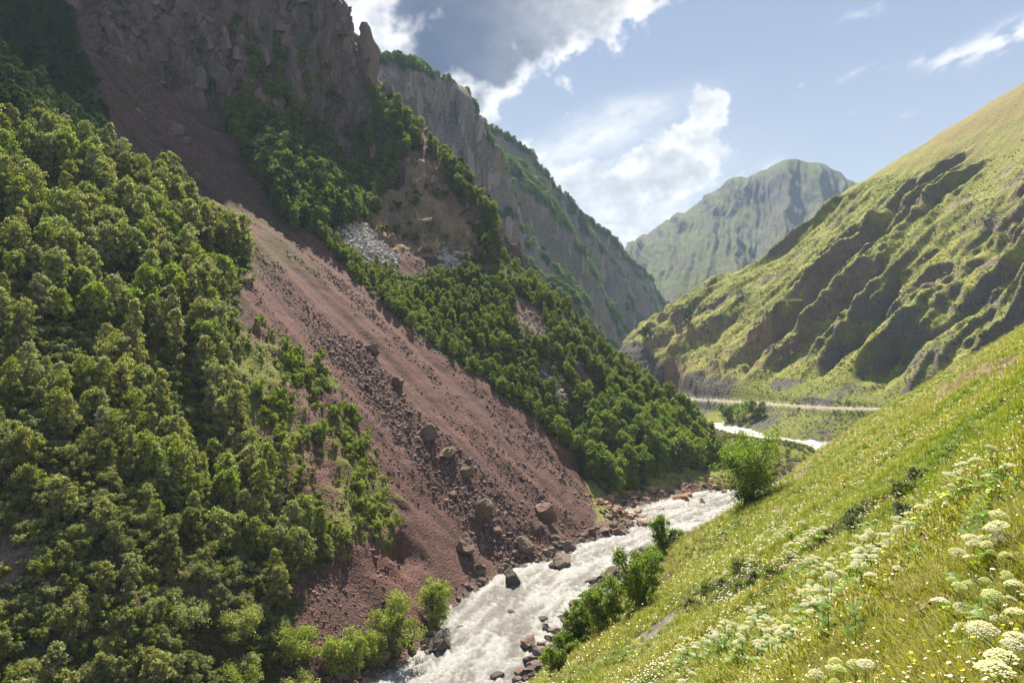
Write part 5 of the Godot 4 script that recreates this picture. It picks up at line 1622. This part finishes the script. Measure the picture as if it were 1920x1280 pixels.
const UMBELS := [[8.24, -12.81, 2, 0.87, 0], [7.84, -12.28, 3, 1.12, 0], [8.12, -12.33, 2, 1.1, 0], [8.03, -11.89, 1, 0.88, 0], [8.18, -11.94, 3, 0.99, 1], [7.58, -10.86, 2, 1.09, 0], [7.48, -12.46, 2, 0.97, 0], [7.84, -14.17, 3, 1.11, 0], [7.92, -14.57, 3, 0.88, 0], [8.32, -14.74, 1, 1.12, 0], [7.77, -14.89, 2, 1.0, 0], [7.95, -15.76, 3, 0.97, 0], [7.39, -14.5, 4, 1.08, 0], [7.37, -14.07, 1, 1.04, 1], [7.3, -13.98, 2, 1.04, 0], [8.0, -16.59, 3, 0.98, 1], [7.25, -14.5, 3, 0.9, 0], [7.14, -14.5, 2, 0.9, 0], [7.61, -16.89, 2, 0.95, 0], [7.77, -17.49, 2, 0.93, 0], [7.78, -16.76, 1, 1.06, 0], [7.93, -17.51, 1, 1.04, 0], [6.92, -14.34, 1, 1.01, 0], [6.31, -12.68, 3, 1.09, 0], [6.46, -12.61, 3, 1.0, 0], [6.88, -13.94, 1, 1.01, 0], [5.96, -11.74, 3, 1.1, 0], [7.33, -17.56, 2, 0.92, 0], [6.99, -16.14, 2, 1.15, 0], [7.11, -16.14, 4, 0.85, 0], [6.87, -14.85, 1, 1.03, 0], [6.21, -12.92, 2, 1.01, 0], [9.61, -24.12, 3, 1.08, 0], [9.37, -23.08, 3, 0.94, 0], [9.12, -22.06, 3, 1.09, 0], [14.4, -38.33, 5, 1.21, 0], [14.0, -36.52, 5, 1.35, 0], [14.25, -38.55, 5, 1.43, 0], [12.21, -30.29, 5, 1.11, 0], [11.88, -30.03, 3, 1.29, 0], [14.59, -33.75, 4, 1.17, 0], [11.0, -22.48, 2, 0.91, 0], [9.54, -19.03, 2, 1.05, 0], [6.68, -16.54, 1, 0.87, 0], [6.71, -16.21, 4, 1.13, 1], [6.55, -15.45, 2, 0.95, 0], [6.29, -14.25, 2, 0.95, 1], [6.04, -13.76, 2, 1.11, 0], [6.02, -14.21, 3, 0.86, 0], [5.82, -12.75, 1, 1.09, 0], [5.72, -13.19, 1, 0.9, 0], [6.34, -15.36, 3, 1.15, 0], [6.86, -20.63, 4, 1.02, 0], [6.97, -20.21, 1, 1.08, 0], [6.61, -19.31, 1, 0.9, 0], [6.07, -18.38, 3, 1.05, 0], [5.83, -16.79, 4, 0.92, 0], [5.76, -16.0, 4, 0.94, 0], [5.56, -14.55, 4, 0.97, 1], [5.3, -13.68, 3, 0.92, 0], [5.24, -13.88, 3, 1.06, 0], [5.25, -14.44, 2, 0.96, 0], [4.93, -12.42, 4, 0.95, 0], [5.75, -17.49, 4, 1.01, 1], [5.34, -16.62, 3, 1.12, 0], [5.2, -16.47, 3, 1.0, 0], [5.15, -14.8, 2, 0.94, 0], [5.88, -19.57, 3, 1.03, 0], [5.73, -19.4, 2, 0.91, 0], [5.67, -20.12, 3, 0.99, 0], [5.41, -18.92, 3, 1.03, 0], [5.46, -18.62, 2, 0.97, 0], [5.23, -20.84, 3, 1.04, 0], [4.96, -20.36, 2, 1.0, 0], [5.09, -19.51, 3, 1.14, 0], [4.41, -18.27, 4, 1.13, 0], [4.24, -16.3, 3, 1.09, 1], [4.16, -15.0, 1, 1.08, 0], [3.57, -7.89, 3, 0.92, 1], [3.53, -7.44, 3, 1.12, 1], [3.39, -6.92, 1, 0.89, 0], [3.49, -7.92, 2, 0.87, 0], [3.62, -5.2, 2, 1.13, 0], [3.47, -5.0, 2, 0.97, 0], [2.98, -4.28, 3, 1.05, 0], [4.4, -6.91, 3, 1.06, 0], [4.55, -7.1, 3, 0.93, 1], [4.8, -7.34, 3, 0.92, 1], [4.36, -6.59, 1, 0.91, 1], [4.46, -6.47, 2, 0.87, 1], [4.69, -6.76, 2, 0.87, 1], [4.44, -6.33, 4, 0.94, 0], [4.3, -6.24, 4, 1.06, 1], [5.4, -7.73, 4, 0.89, 0], [5.23, -7.47, 3, 1.14, 0], [5.08, -7.29, 4, 1.07, 0], [4.99, -7.6, 3, 0.96, 0], [4.13, -6.09, 1, 1.07, 0], [12.99, -39.46, 4, 1.25, 0], [12.92, -40.16, 4, 1.14, 0], [12.15, -41.23, 5, 1.24, 0], [11.82, -42.39, 3, 1.2, 0], [7.96, -14.32, 2, 1.11, 0], [33.32, -73.11, 5, 1.26, 0], [46.93, -93.04, 5, 1.39, 0], [28.59, -54.03, 5, 1.13, 0], [22.99, -38.16, 3, 1.22, 0], [15.04, -23.98, 1, 0.93, 0], [10.73, -17.77, 4, 0.86, 0], [25.92, -53.95, 4, 1.09, 0], [7.1, -15.86, 1, 1.1, 0], [10.79, -28.57, 3, 1.15, 0], [6.92, -13.08, 3, 0.85, 0], [5.41, -12.51, 4, 1.01, 0], [5.51, -15.15, 3, 1.15, 0], [9.07, -21.77, 4, 1.11, 0], [7.82, -15.38, 4, 1.13, 0], [7.31, -13.37, 3, 0.95, 0], [6.21, -15.2, 2, 1.1, 0], [5.4, -19.15, 3, 0.91, 0], [19.09, -53.01, 5, 1.29, 0], [7.81, -14.05, 2, 0.94, 0], [6.33, -14.89, 4, 1.1, 0], [5.41, -15.47, 3, 1.03, 0], [5.78, -18.46, 1, 1.1, 0], [6.46, -14.5, 2, 0.93, 0], [12.68, -33.26, 5, 1.36, 0], [12.15, -36.74, 5, 1.3, 0], [6.8, -13.74, 2, 1.09, 0], [7.3, -13.82, 1, 1.12, 0], [7.87, -18.84, 2, 1.11, 0], [7.2, -17.56, 4, 1.14, 0], [9.04, -22.03, 1, 1.03, 0], [7.91, -18.68, 3, 0.99, 0], [6.31, -12.26, 2, 1.13, 0], [8.14, -18.41, 2, 1.06, 0], [11.71, -29.08, 5, 1.26, 0], [16.61, -47.93, 4, 1.08, 0], [6.04, -13.86, 4, 0.87, 0], [7.97, -16.09, 3, 1.12, 0], [6.71, -16.76, 4, 0.94, 0], [5.5, -12.0, 3, 1.14, 0], [5.43, -16.62, 3, 1.1, 0], [5.46, -10.7, 1, 1.1, 0], [7.83, -17.62, 3, 0.93, 0], [6.2, -13.58, 1, 1.12, 0], [5.78, -15.9, 1, 0.85, 0], [15.93, -42.45, 4, 1.14, 0], [7.71, -15.04, 2, 1.12, 0], [5.78, -18.9, 4, 0.95, 0], [12.16, -29.38, 5, 1.38, 0], [18.55, -52.4, 5, 1.08, 0], [12.02, -28.24, 5, 1.25, 0], [5.21, -15.54, 1, 1.08, 0], [5.76, -10.66, 3, 0.94, 0], [5.95, -16.64, 4, 0.93, 0], [6.77, -19.92, 2, 1.06, 0], [16.18, -44.62, 5, 1.18, 0], [6.11, -18.03, 2, 0.86, 0], [5.5, -14.09, 3, 1.13, 0], [7.33, -14.91, 2, 0.95, 0], [6.55, -14.25, 3, 1.13, 0], [14.56, -36.31, 5, 1.18, 0], [10.51, -27.71, 3, 0.91, 0], [7.41, -14.59, 2, 1.0, 0], [5.35, -13.92, 1, 0.97, 0], [15.83, -45.41, 5, 1.32, 0], [5.27, -15.42, 4, 0.89, 0]]

func umbel_place(u: Array) -> String:
	var near_by := "another umbel"
	var best := 1e9
	var way := Vector2.ZERO
	for o in UMBELS:
		var d := Vector2(o[0] - u[0], o[1] - u[1])
		if d.length() > 0.01 and d.length() < best:
			best = d.length()
			way = d
			near_by = "a %s one" % ("green" if o[4] > 0 else "white")
	return ("touching " if best < 0.35 else "close to " if best < 0.9 else "apart from ") + near_by + (" on its right" if way.x > absf(way.y) else " on its left" if -way.x > absf(way.y) else " behind it" if way.y < 0.0 else " before it")


func on_meadow(meadow: Patch, d: float, a: float) -> Vector3:
	var x := d * sin(a)
	var z := -d * cos(a)
	if not meadow.inside(x, z):
		return Vector3(0, -999, 0)
	return meadow.at(x, z)


func meadow_plants(meadow: Patch) -> void:
	var blade := leaf_material(Color.WHITE, Color(0.8, 0.9, 0.4))
	var petal := leaf_material(Color.WHITE, Color(0.7, 0.7, 0.6))
	petal.roughness = 0.8
	# grass and herbs: tufts, closer together near the path where each one shows
	var tufts := [blade_mesh(16, 0.34, 0.10, 0.0045, 0.8), blade_mesh(12, 0.42, 0.09, 0.003, 0.7, true), blade_mesh(14, 0.22, 0.12, 0.011, 1.1)]
	var thick := [blade_mesh(22, 0.40, 0.24, 0.012, 0.8), blade_mesh(16, 0.46, 0.22, 0.009, 0.6, true), blade_mesh(22, 0.30, 0.26, 0.022, 1.0)]
	var where := [[], [], [], [], [], []]
	var tint := [PackedColorArray(), PackedColorArray(), PackedColorArray(), PackedColorArray(), PackedColorArray(), PackedColorArray()]
	var blooms := [[], [], [], []]
	var band := PackedVector2Array(BAND)
	var d := 1.7
	while d < 185.0:
		var gap := 0.048 if d < 7.0 else 0.0068 * d
		var a := -0.30
		while a < 1.0:
			var dd := d + rng.randf_range(-0.6, 0.6) * gap
			var aa := a + rng.randf_range(-0.6, 0.6) * gap / d
			a += gap / d
			var p := on_meadow(meadow, dd, aa)
			if p.y < 1.5:
				continue
			var n1 := fine.get_noise_2d(p.x * 0.11, p.z * 0.11)
			var n2 := fine.get_noise_2d(p.x * 0.55 + 30.0, p.z * 0.55)
			var n3 := fine.get_noise_2d(p.x * 0.25 + 70.0, p.z * 0.25)
			var b := meadow_bare(p.x + n2 * 1.5, p.z + n1 * 2.0)
			if b > 0 and rng.randf() < 0.88:
				continue
			if n2 > 0.33 and rng.randf() < 0.6:
				continue
			var kind := 0
			var r := rng.randf()
			var banded := Geometry2D.is_point_in_polygon(Vector2(p.x + n2 * 2.0, p.z + n1 * 2.0), band)
			if n3 > 0.10 + 0.2 * r or (banded and r < 0.75): kind = 2
			elif n1 + 0.5 * r + 0.12 * smoothstep(25.0, 90.0, d) > 0.42: kind = 1
			var far := d > 11.0
			var s := rng.randf_range(0.7, 1.25) * (clampf(0.55 + d * 0.012, 0.6, 1.3) if far else 1.0)
			var up := meadow.normal(p.x, p.z).lerp(Vector3.UP, 0.75).normalized()
			var bs := Basis(Quaternion(Vector3.UP, up)) * Basis(Vector3.UP, rng.randf() * TAU) * Basis.from_scale(Vector3(s, s * rng.randf_range(0.8, 1.2), s))
			var c := c3(0.330, 0.345, 0.064)
			if kind == 1: c = c3(0.42, 0.37, 0.15)
			if kind == 2: c = c3(0.215, 0.275, 0.052)
			c = c.lerp(c3(0.39, 0.36, 0.075), clampf(0.5 + n1 * 1.5, 0.0, 0.9) * rng.randf())
			if banded and rng.randf() < 0.7: c = c3(0.130, 0.155, 0.045).lerp(c3(0.16, 0.10, 0.08), rng.randf() * 0.7)
			c *= rng.randf_range(0.8, 1.2)
			var slot := kind + (3 if far else 0)
			where[slot].append(Transform3D(bs, p - Vector3(0, 0.02, 0)))
			tint[slot].append(srgb(c))
			# small flowers between the grass
			var f := fine.get_noise_2d(p.x * 0.3 + 120.0, p.z * 0.3)
			if rng.randf() < (0.05 + 0.60 * smoothstep(0.05, 0.30, f)) * (0.22 if d < 9.0 else 1.0 if d < 25.0 else 0.6):
				var g := fine.get_noise_2d(p.x * 0.5 - 60.0, p.z * 0.5) + rng.randf_range(-0.25, 0.25)
				var which := 0 if g > -0.16 or rng.randf() < 0.35 else 1 if g > -0.34 else 2
				var fs := rng.randf_range(0.8, 1.3) * clampf(d * 0.06, 1.0, 3.6)
				blooms[which].append(Transform3D(Basis(Quaternion(Vector3.UP, (up + Vector3(rng.randf_range(-0.4, 0.4), 0, rng.randf_range(-0.4, 0.4))).normalized())).scaled(Vector3(fs, 1.0, fs)), p))
		d += gap * 0.9
	for i in 6:
		print("tufts ", where[i].size())
		multi(["grass", "seeding_grass", "herbs", "grass", "seeding_grass", "herbs"][i], (tufts + thick)[i], blade, where[i], tint[i], ["fresh green grass", "pale grass gone to seed", "low leafy herbs", "green grass of the farther meadow", "pale seeding grass of the farther meadow", "leafy herbs of the farther meadow"][i])
	var heads := [lin(0.72, 0.72, 0.68), lin(0.70, 0.52, 0.04), lin(0.42, 0.20, 0.40)]
	for i in 3:
		var m := leaf_material(heads[i], Color(0.6, 0.6, 0.5))
		m.roughness = 0.8
		multi("meadow_flowers", bloom_mesh([7, 6, 6][i], [0.017, 0.018, 0.018][i], [0.36, 0.40, 0.34][i], i == 0), m, blooms[i], PackedColorArray(), ["tiny white daisies all over the meadow", "small yellow flowers all over the meadow", "small mauve flowers scattered over the meadow"][i])
	# tall umbel plants, each a thing
	var stem_mat := plain(lin(0.13, 0.17, 0.05))
	var leaf_mat := leaf_material(lin(0.085, 0.135, 0.028), Color(0.8, 1.0, 0.3))
	var heads_white := [umbel_mesh(0.105, 0.045, 150, Color(0.90, 0.90, 0.76)), umbel_mesh(0.115, 0.055, 170, Color(0.90, 0.89, 0.70)), umbel_mesh(0.09, 0.06, 140, Color(0.74, 0.80, 0.45)), umbel_mesh(0.10, 0.07, 150, Color(0.80, 0.84, 0.55))]
	var umbel_mat := leaf_material(Color(0.93, 0.93, 0.93), Color(0.6, 0.65, 0.45))
	umbel_mat.roughness = 0.85
	var lobed := leaf_mesh(0.34, 0.11, 1, 0.45)
	var where_said := ["near right corner", "mid meadow belt", "lower left meadow", "far upper meadow"]
	for i in UMBELS.size():
		var u: Array = UMBELS[i]      # x, z, number of heads, size, green?
		if not meadow.inside(u[0], u[1]):
			continue
		var p := meadow.at(u[0], u[1])
		var dist := Vector2(u[0], u[1]).length()
		var green: bool = u[4] > 0
		var side := 0 if dist < 8.0 else 1 if u[0] > 4.0 and dist < 26.0 else 2 if u[0] <= 4.0 or dist < 30.0 else 3
		var o := thing("umbel_plant", "%s %s umbel plant, %s, %s" % [["single-headed", "two-headed", "three-headed", "four-headed", "five-headed"][u[2] - 1], "green" if green else "white", where_said[side], umbel_place(u)], "flower", p, "%s umbel plants %s" % ["green" if green else "white", where_said[side]])
		var h: float = rng.randf_range(0.45, 0.75)
		var v := PackedVector3Array()
		var idx := PackedInt32Array()
		var top := Vector3(rng.randf_range(-0.06, 0.06), h * 0.55, rng.randf_range(-0.06, 0.06))
		add_tube(v, idx, [Vector3(0, -0.1, 0), top * 0.5, top], [0.013, 0.011, 0.009], 5)
		var ends := []
		for k in int(u[2]):
			var a: float = TAU * k / u[2] + rng.randf()
			var out: float = 0.0 if k == 0 else rng.randf_range(0.13, 0.27) * u[3]
			var e := Vector3(cos(a) * out, h * rng.randf_range(0.85, 1.1) - 0.4 * out, sin(a) * out)
			add_tube(v, idx, [top, top.lerp(e, 0.5) + Vector3(cos(a), -0.2, sin(a)) * out * 0.15, e - Vector3(0, 0.06, 0)], [0.008, 0.006, 0.004], 4)
			ends.append(e)
		part("stem", mesh_of(v, idx), stem_mat, o)
		for e in ends:
			var hm := part("umbel", heads_white[(2 + rng.randi() % 2) if green else rng.randi() % 2], umbel_mat, o)
			hm.position = e
			hm.basis = Basis.from_euler(Vector3(rng.randf_range(-0.3, 0.3), rng.randf() * TAU, rng.randf_range(-0.3, 0.3))).scaled(Vector3.ONE * u[3] * rng.randf_range(0.5, 0.9))
		for k in 4:
			var lf := part("leaf", lobed, leaf_mat, o)
			lf.position = Vector3(0, h * rng.randf_range(0.08, 0.4), 0)
			lf.basis = Basis(Vector3.UP, TAU * k / 4 + rng.randf()) * Basis(Vector3.RIGHT, rng.randf_range(-0.5, 0.1))

	meadow_herbs(meadow, stem_mat)


const BROAD := [[7.47, -10.81], [6.77, -9.69], [7.14, -10.59], [5.34, -12.3], [4.79, -10.55], [6.55, -10.04], [5.73, -8.46], [6.32, -9.88], [6.58, -14.68], [5.83, -10.23], [4.85, -12.28], [4.6, -9.49]]
const FIREWEED := [[30.33, -76.39], [27.97, -71.32], [20.96, -56.95], [32.42, -79.69]]
const MUGWORT := [[11.67, -24.72], [10.45, -19.69]]
const DARKSHRUB := [[14.39, -26.06], [13.19, -27.39], [12.93, -27.55], [10.72, -39.29], [10.97, -37.5], [9.62, -30.34], [9.61, -28.74], [9.32, -25.16], [10.05, -28.57], [12.33, -38.89], [9.45, -37.72], [13.09, -24.22]]
const WITHERED := [[4.95, -8.16]]

func meadow_herbs(meadow: Patch, stem_mat: Material) -> void:
	var glossy := leaf_material(lin(0.060, 0.105, 0.028), Color(0.5, 0.7, 0.25))
	glossy.roughness = 0.6
	glossy.metallic_specular = 0.2
	var big := [leaf_mesh(0.42, 0.12, 1, 0.5), leaf_mesh(0.36, 0.16, 1, 0.6)]
	var said := ["at the right picture edge below the umbels", "right at the edge under another broad plant", "left of the right-edge broad plants", "in the lower middle of the meadow", "below the lower middle broad plant", "under the single umbel at upper right", "beside the bare soil at right", "right of the white flowered belt", "inside the lower white umbels", "in the grass below the umbel belt", "in the lower left of the meadow", "near the bottom middle of the meadow"]
	for i in BROAD.size():
		var o := thing("broadleaf_plant", "dark green broad-leaved plant " + said[i % said.size()], "plant", meadow.at(BROAD[i][0], BROAD[i][1]), "broad-leaved plants of the meadow")
		for k in 14:
			var lf := part("leaf", big[k % 2], glossy, o)
			lf.position = Vector3(0, 0.05 + 0.05 * k, 0)
			lf.basis = (Basis(Vector3.UP, TAU * k * 0.39 + rng.randf()) * Basis(Vector3.RIGHT, rng.randf_range(-0.7, -0.1))).scaled(Vector3.ONE * rng.randf_range(0.45, 0.75) * (1.0 - 0.04 * k))
		var v := PackedVector3Array()
		var idx := PackedInt32Array()
		add_tube(v, idx, [Vector3(0, -0.1, 0), Vector3(0.02, 0.25, 0), Vector3(0, 0.5, 0.02)], [0.012, 0.01, 0.006], 5)
		part("stem", mesh_of(v, idx), stem_mat, o)
	# spikes of pink flowers
	var pink := leaf_material(lin(0.55, 0.16, 0.42), Color(0.7, 0.4, 0.7))
	var green := leaf_material(lin(0.12, 0.17, 0.05), Color(0.8, 1.0, 0.4))
	var at_pink := ["at the meadow's far edge behind the lone tree", "just before the farthest pink clump", "on the slope right of the lone tree", "highest at the meadow's far edge", "in the middle of the meadow", "on the soil at the meadow's upper right"]
	for i in FIREWEED.size():
		var o := thing("fireweed_clump", "clump of pink flower spikes " + at_pink[i % at_pink.size()], "flower", meadow.at(FIREWEED[i][0], FIREWEED[i][1]), "clumps of pink flowers")
		var fv := PackedVector3Array()
		var fi := PackedInt32Array()
		var gv := PackedVector3Array()
		var gi := PackedInt32Array()
		for s in 26:
			var b := Vector3(rng.randfn() * 0.35, -0.05, rng.randfn() * 0.35)
			var h := rng.randf_range(0.55, 1.05)
			add_tube(gv, gi, [b, b + Vector3(0, h, 0)], [0.006, 0.004], 3)
			for k in 22:
				var top := k < 13
				var y := h * (rng.randf_range(0.62, 1.05) if top else rng.randf_range(0.1, 0.6))
				var a := rng.randf() * TAU
				var d := Vector3(cos(a), 0.3, sin(a)) * (0.05 if top else 0.11)
				var w := Vector3(-sin(a), 0, cos(a)) * (0.022 if top else 0.014)
				var q := b + Vector3(0, y, 0)
				var vv := fv if top else gv
				var ii := fi if top else gi
				var n := vv.size()
				vv.append_array([q, q + d * 0.6 + w, q + d, q + d * 0.6 - w])
				ii.append_array([n, n + 1, n + 2, n, n + 2, n + 3])
				if top:
					fv = vv
					fi = ii
				else:
					gv = vv
					gi = ii
		part("stems", mesh_of(gv, gi), green, o)
		part("blossom", mesh_of(fv, fi), pink, o)
	var silver := leaf_material(lin(0.25, 0.27, 0.19), Color(0.7, 0.8, 0.5))
	var dark := leaf_material(lin(0.230, 0.270, 0.075), Color(0.7, 0.9, 0.4))
	var mauve := leaf_material(lin(0.24, 0.12, 0.18), Color(0.6, 0.4, 0.6))
	for i in MUGWORT.size():
		var m := tree_meshes(0.75, 0.42, 0.03, 7, 46, 46, 0.045, Color(0.97, 0.98, 0.95))
		var o := thing("silver_herb", ["silvery feathery herb bush in the middle of the meadow", "silvery herb bush beside the bare soil higher up the meadow"][i % 2], "plant", meadow.at(MUGWORT[i][0], MUGWORT[i][1]))
		part("stems", m[0], stem_mat, o)
		part("foliage", m[1], silver, o)
	var shrub := [tree_meshes(0.62, 0.55, 0.03, 6, 50, 52, 0.06, Color(0.95, 0.97, 0.85)), tree_meshes(0.55, 0.7, 0.03, 7, 56, 52, 0.06, Color(0.97, 0.92, 0.85))]
	var shrub_at := ["at the top middle of the meadow", "in the dark band above the umbel belt", "left in the dark band above the umbel belt", "at the left end of the lower dark band", "second from the left in the lower dark band", "in the middle of the lower dark band", "right of the middle in the lower dark band", "at the right end of the lower dark band", "just above the right end of the lower dark band", "above the middle of the lower dark band", "lowest at the left meadow edge", "beside the silvery herb up the meadow"]
	for i in DARKSHRUB.size():
		var o := thing("dark_shrub", "low dark green shrub " + shrub_at[i % shrub_at.size()], "shrub", meadow.at(DARKSHRUB[i][0], DARKSHRUB[i][1]), "low dark shrubs of the meadow")
		o.scale = Vector3.ONE * rng.randf_range(0.8, 1.2) * (1.0 + 0.004 * absf(DARKSHRUB[i][1]))
		part("stems", shrub[i % 2][0], bark, o)
		part("foliage", shrub[i % 2][1], dark, o)
		var tips := PackedVector3Array()
		var ti := PackedInt32Array()
		for k in 8:
			var a := rng.randf() * TAU
			var q := Vector3(cos(a) * 0.5 * sqrt(rng.randf()), rng.randf_range(0.35, 0.66), sin(a) * 0.5 * sqrt(rng.randf()))
			var n := tips.size()
			tips.append_array([q, q + Vector3(0.03, 0.03, 0), q + Vector3(0, 0.07, 0.01), q + Vector3(-0.03, 0.03, 0.01)])
			ti.append_array([n, n + 1, n + 2, n, n + 2, n + 3])
		part("blossom", mesh_of(tips, ti), mauve, o)
	for u in WITHERED:
		var o := thing("withered_plant", "withered brown curled plant in the grass at lower right", "plant", meadow.at(u[0], u[1]))
		var brown := plain(lin(0.16, 0.12, 0.085))
		var lf := leaf_mesh(0.30, 0.05, 1, 0.9)
		for k in 11:
			var l := part("leaf", lf, brown, o)
			l.position = Vector3(0, 0.12 + 0.02 * k, 0)
			l.basis = Basis(Vector3.UP, TAU * k * 0.39) * Basis(Vector3.RIGHT, rng.randf_range(-0.6, 0.3))


# three cattle on the road: one continuous body each, meshed from a field of joined tapered limbs
func cattle() -> void:
	var hide := [plain(lin(0.22, 0.10, 0.05)), plain(lin(0.05, 0.04, 0.035)), plain(lin(0.26, 0.13, 0.07))]
	var bones := []
	for s in [-1, 1]:
		bones.append([Vector3(0.55, 0.85, 0.20 * s), Vector3(0.58, 0.45, 0.19 * s), 0.15, 0.075])
		bones.append([Vector3(0.58, 0.45, 0.19 * s), Vector3(0.55, 0.04, 0.19 * s), 0.07, 0.055])
		bones.append([Vector3(-0.65, 0.95, 0.20 * s), Vector3(-0.58, 0.62, 0.20 * s), 0.2, 0.10])
		bones.append([Vector3(-0.58, 0.62, 0.20 * s), Vector3(-0.72, 0.42, 0.19 * s), 0.09, 0.065])
		bones.append([Vector3(-0.72, 0.42, 0.19 * s), Vector3(-0.68, 0.04, 0.19 * s), 0.06, 0.055])
		bones.append([Vector3(1.15, 1.32, 0.10 * s), Vector3(1.12, 1.36, 0.24 * s), 0.05, 0.03])
		bones.append([Vector3(1.17, 1.38, 0.07 * s), Vector3(1.20, 1.52, 0.16 * s), 0.03, 0.012])
	bones.append([Vector3(0.55, 1.0, 0), Vector3(-0.6, 1.02, 0), 0.36, 0.33])
	bones.append([Vector3(0.6, 1.1, 0), Vector3(1.08, 1.28, 0), 0.26, 0.15])
	bones.append([Vector3(1.12, 1.30, 0), Vector3(1.42, 1.02, 0), 0.135, 0.085])
	bones.append([Vector3(-0.9, 1.15, 0), Vector3(-1.0, 0.6, 0), 0.045, 0.03])
	var m := limb_mesh(bones, Vector3(-1.2, -0.06, -0.5), Vector3(1.65, 1.7, 0.5), 0.055)
	var said := ["leftmost of the three cattle on the road, brown", "black cow between two brown ones on the road", "rightmost of the three cattle on the road, pale brown"]
	var at := [Vector3(129.0, 10.9, -336.5), Vector3(130.6, 11.1, -333.0), Vector3(132.6, 11.4, -329.6)]
	for i in 3:
		var o := lone("cow", m, hide[i], at[i])
		o.rotation.y = [0.4, 2.6, 0.9][i]
		tag(o, said[i], "cow", "cattle on the road")


func limb_mesh(bones: Array, lo: Vector3, hi: Vector3, h: float) -> ArrayMesh:
	var n := Vector3i((hi - lo) / h) + Vector3i.ONE
	var f := PackedFloat32Array()
	f.resize(n.x * n.y * n.z)
	for k in n.z:
		for j in n.y:
			for i in n.x:
				var p := lo + Vector3(i, j, k) * h
				var s := 0.0
				for b in bones:
					var d: Vector3 = b[1] - b[0]
					var t := clampf((p - b[0]).dot(d) / d.length_squared(), 0.0, 1.0)
					s += exp(-(p.distance_to(b[0] + d * t) - lerpf(b[2], b[3], t)) / 0.035)
				f[(k * n.y + j) * n.x + i] = -0.035 * log(maxf(s, 1e-30))
	var at := {}
	var v := PackedVector3Array()
	var idx := PackedInt32Array()
	for k in n.z - 1:
		for j in n.y - 1:
			for i in n.x - 1:
				var c := Vector3.ZERO
				var m := 0
				for e in [[0, 1], [2, 3], [4, 5], [6, 7], [0, 2], [1, 3], [4, 6], [5, 7], [0, 4], [1, 5], [2, 6], [3, 7]]:
					var a := Vector3i(e[0] & 1, (e[0] >> 1) & 1, e[0] >> 2)
					var b := Vector3i(e[1] & 1, (e[1] >> 1) & 1, e[1] >> 2)
					var fa := f[((k + a.z) * n.y + j + a.y) * n.x + i + a.x]
					var fb := f[((k + b.z) * n.y + j + b.y) * n.x + i + b.x]
					if (fa < 0.0) != (fb < 0.0):
						c += Vector3(a).lerp(Vector3(b), fa / (fa - fb))
						m += 1
				if m:
					at[(k * n.y + j) * n.x + i] = v.size()
					v.append(lo + (Vector3(i, j, k) + c / m) * h)
	var step := [1, n.x, n.x * n.y]
	for key in at:
		for axis in 3:
			var u: int = step[(axis + 1) % 3]
			var w: int = step[(axis + 2) % 3]
			if key + step[axis] < f.size() and (f[key] < 0.0) != (f[key + step[axis]] < 0.0) and at.has(key - u) and at.has(key - w) and at.has(key - u - w):
				var q := [at[key - u - w], at[key - w], at[key], at[key - u]]
				if f[key] < 0.0:
					idx.append_array([q[0], q[2], q[1], q[0], q[3], q[2]])
				else:
					idx.append_array([q[0], q[1], q[2], q[0], q[2], q[3]])
	var st := SurfaceTool.new()
	st.create_from(mesh_of(v, idx), 0)
	st.generate_normals()
	return st.commit()
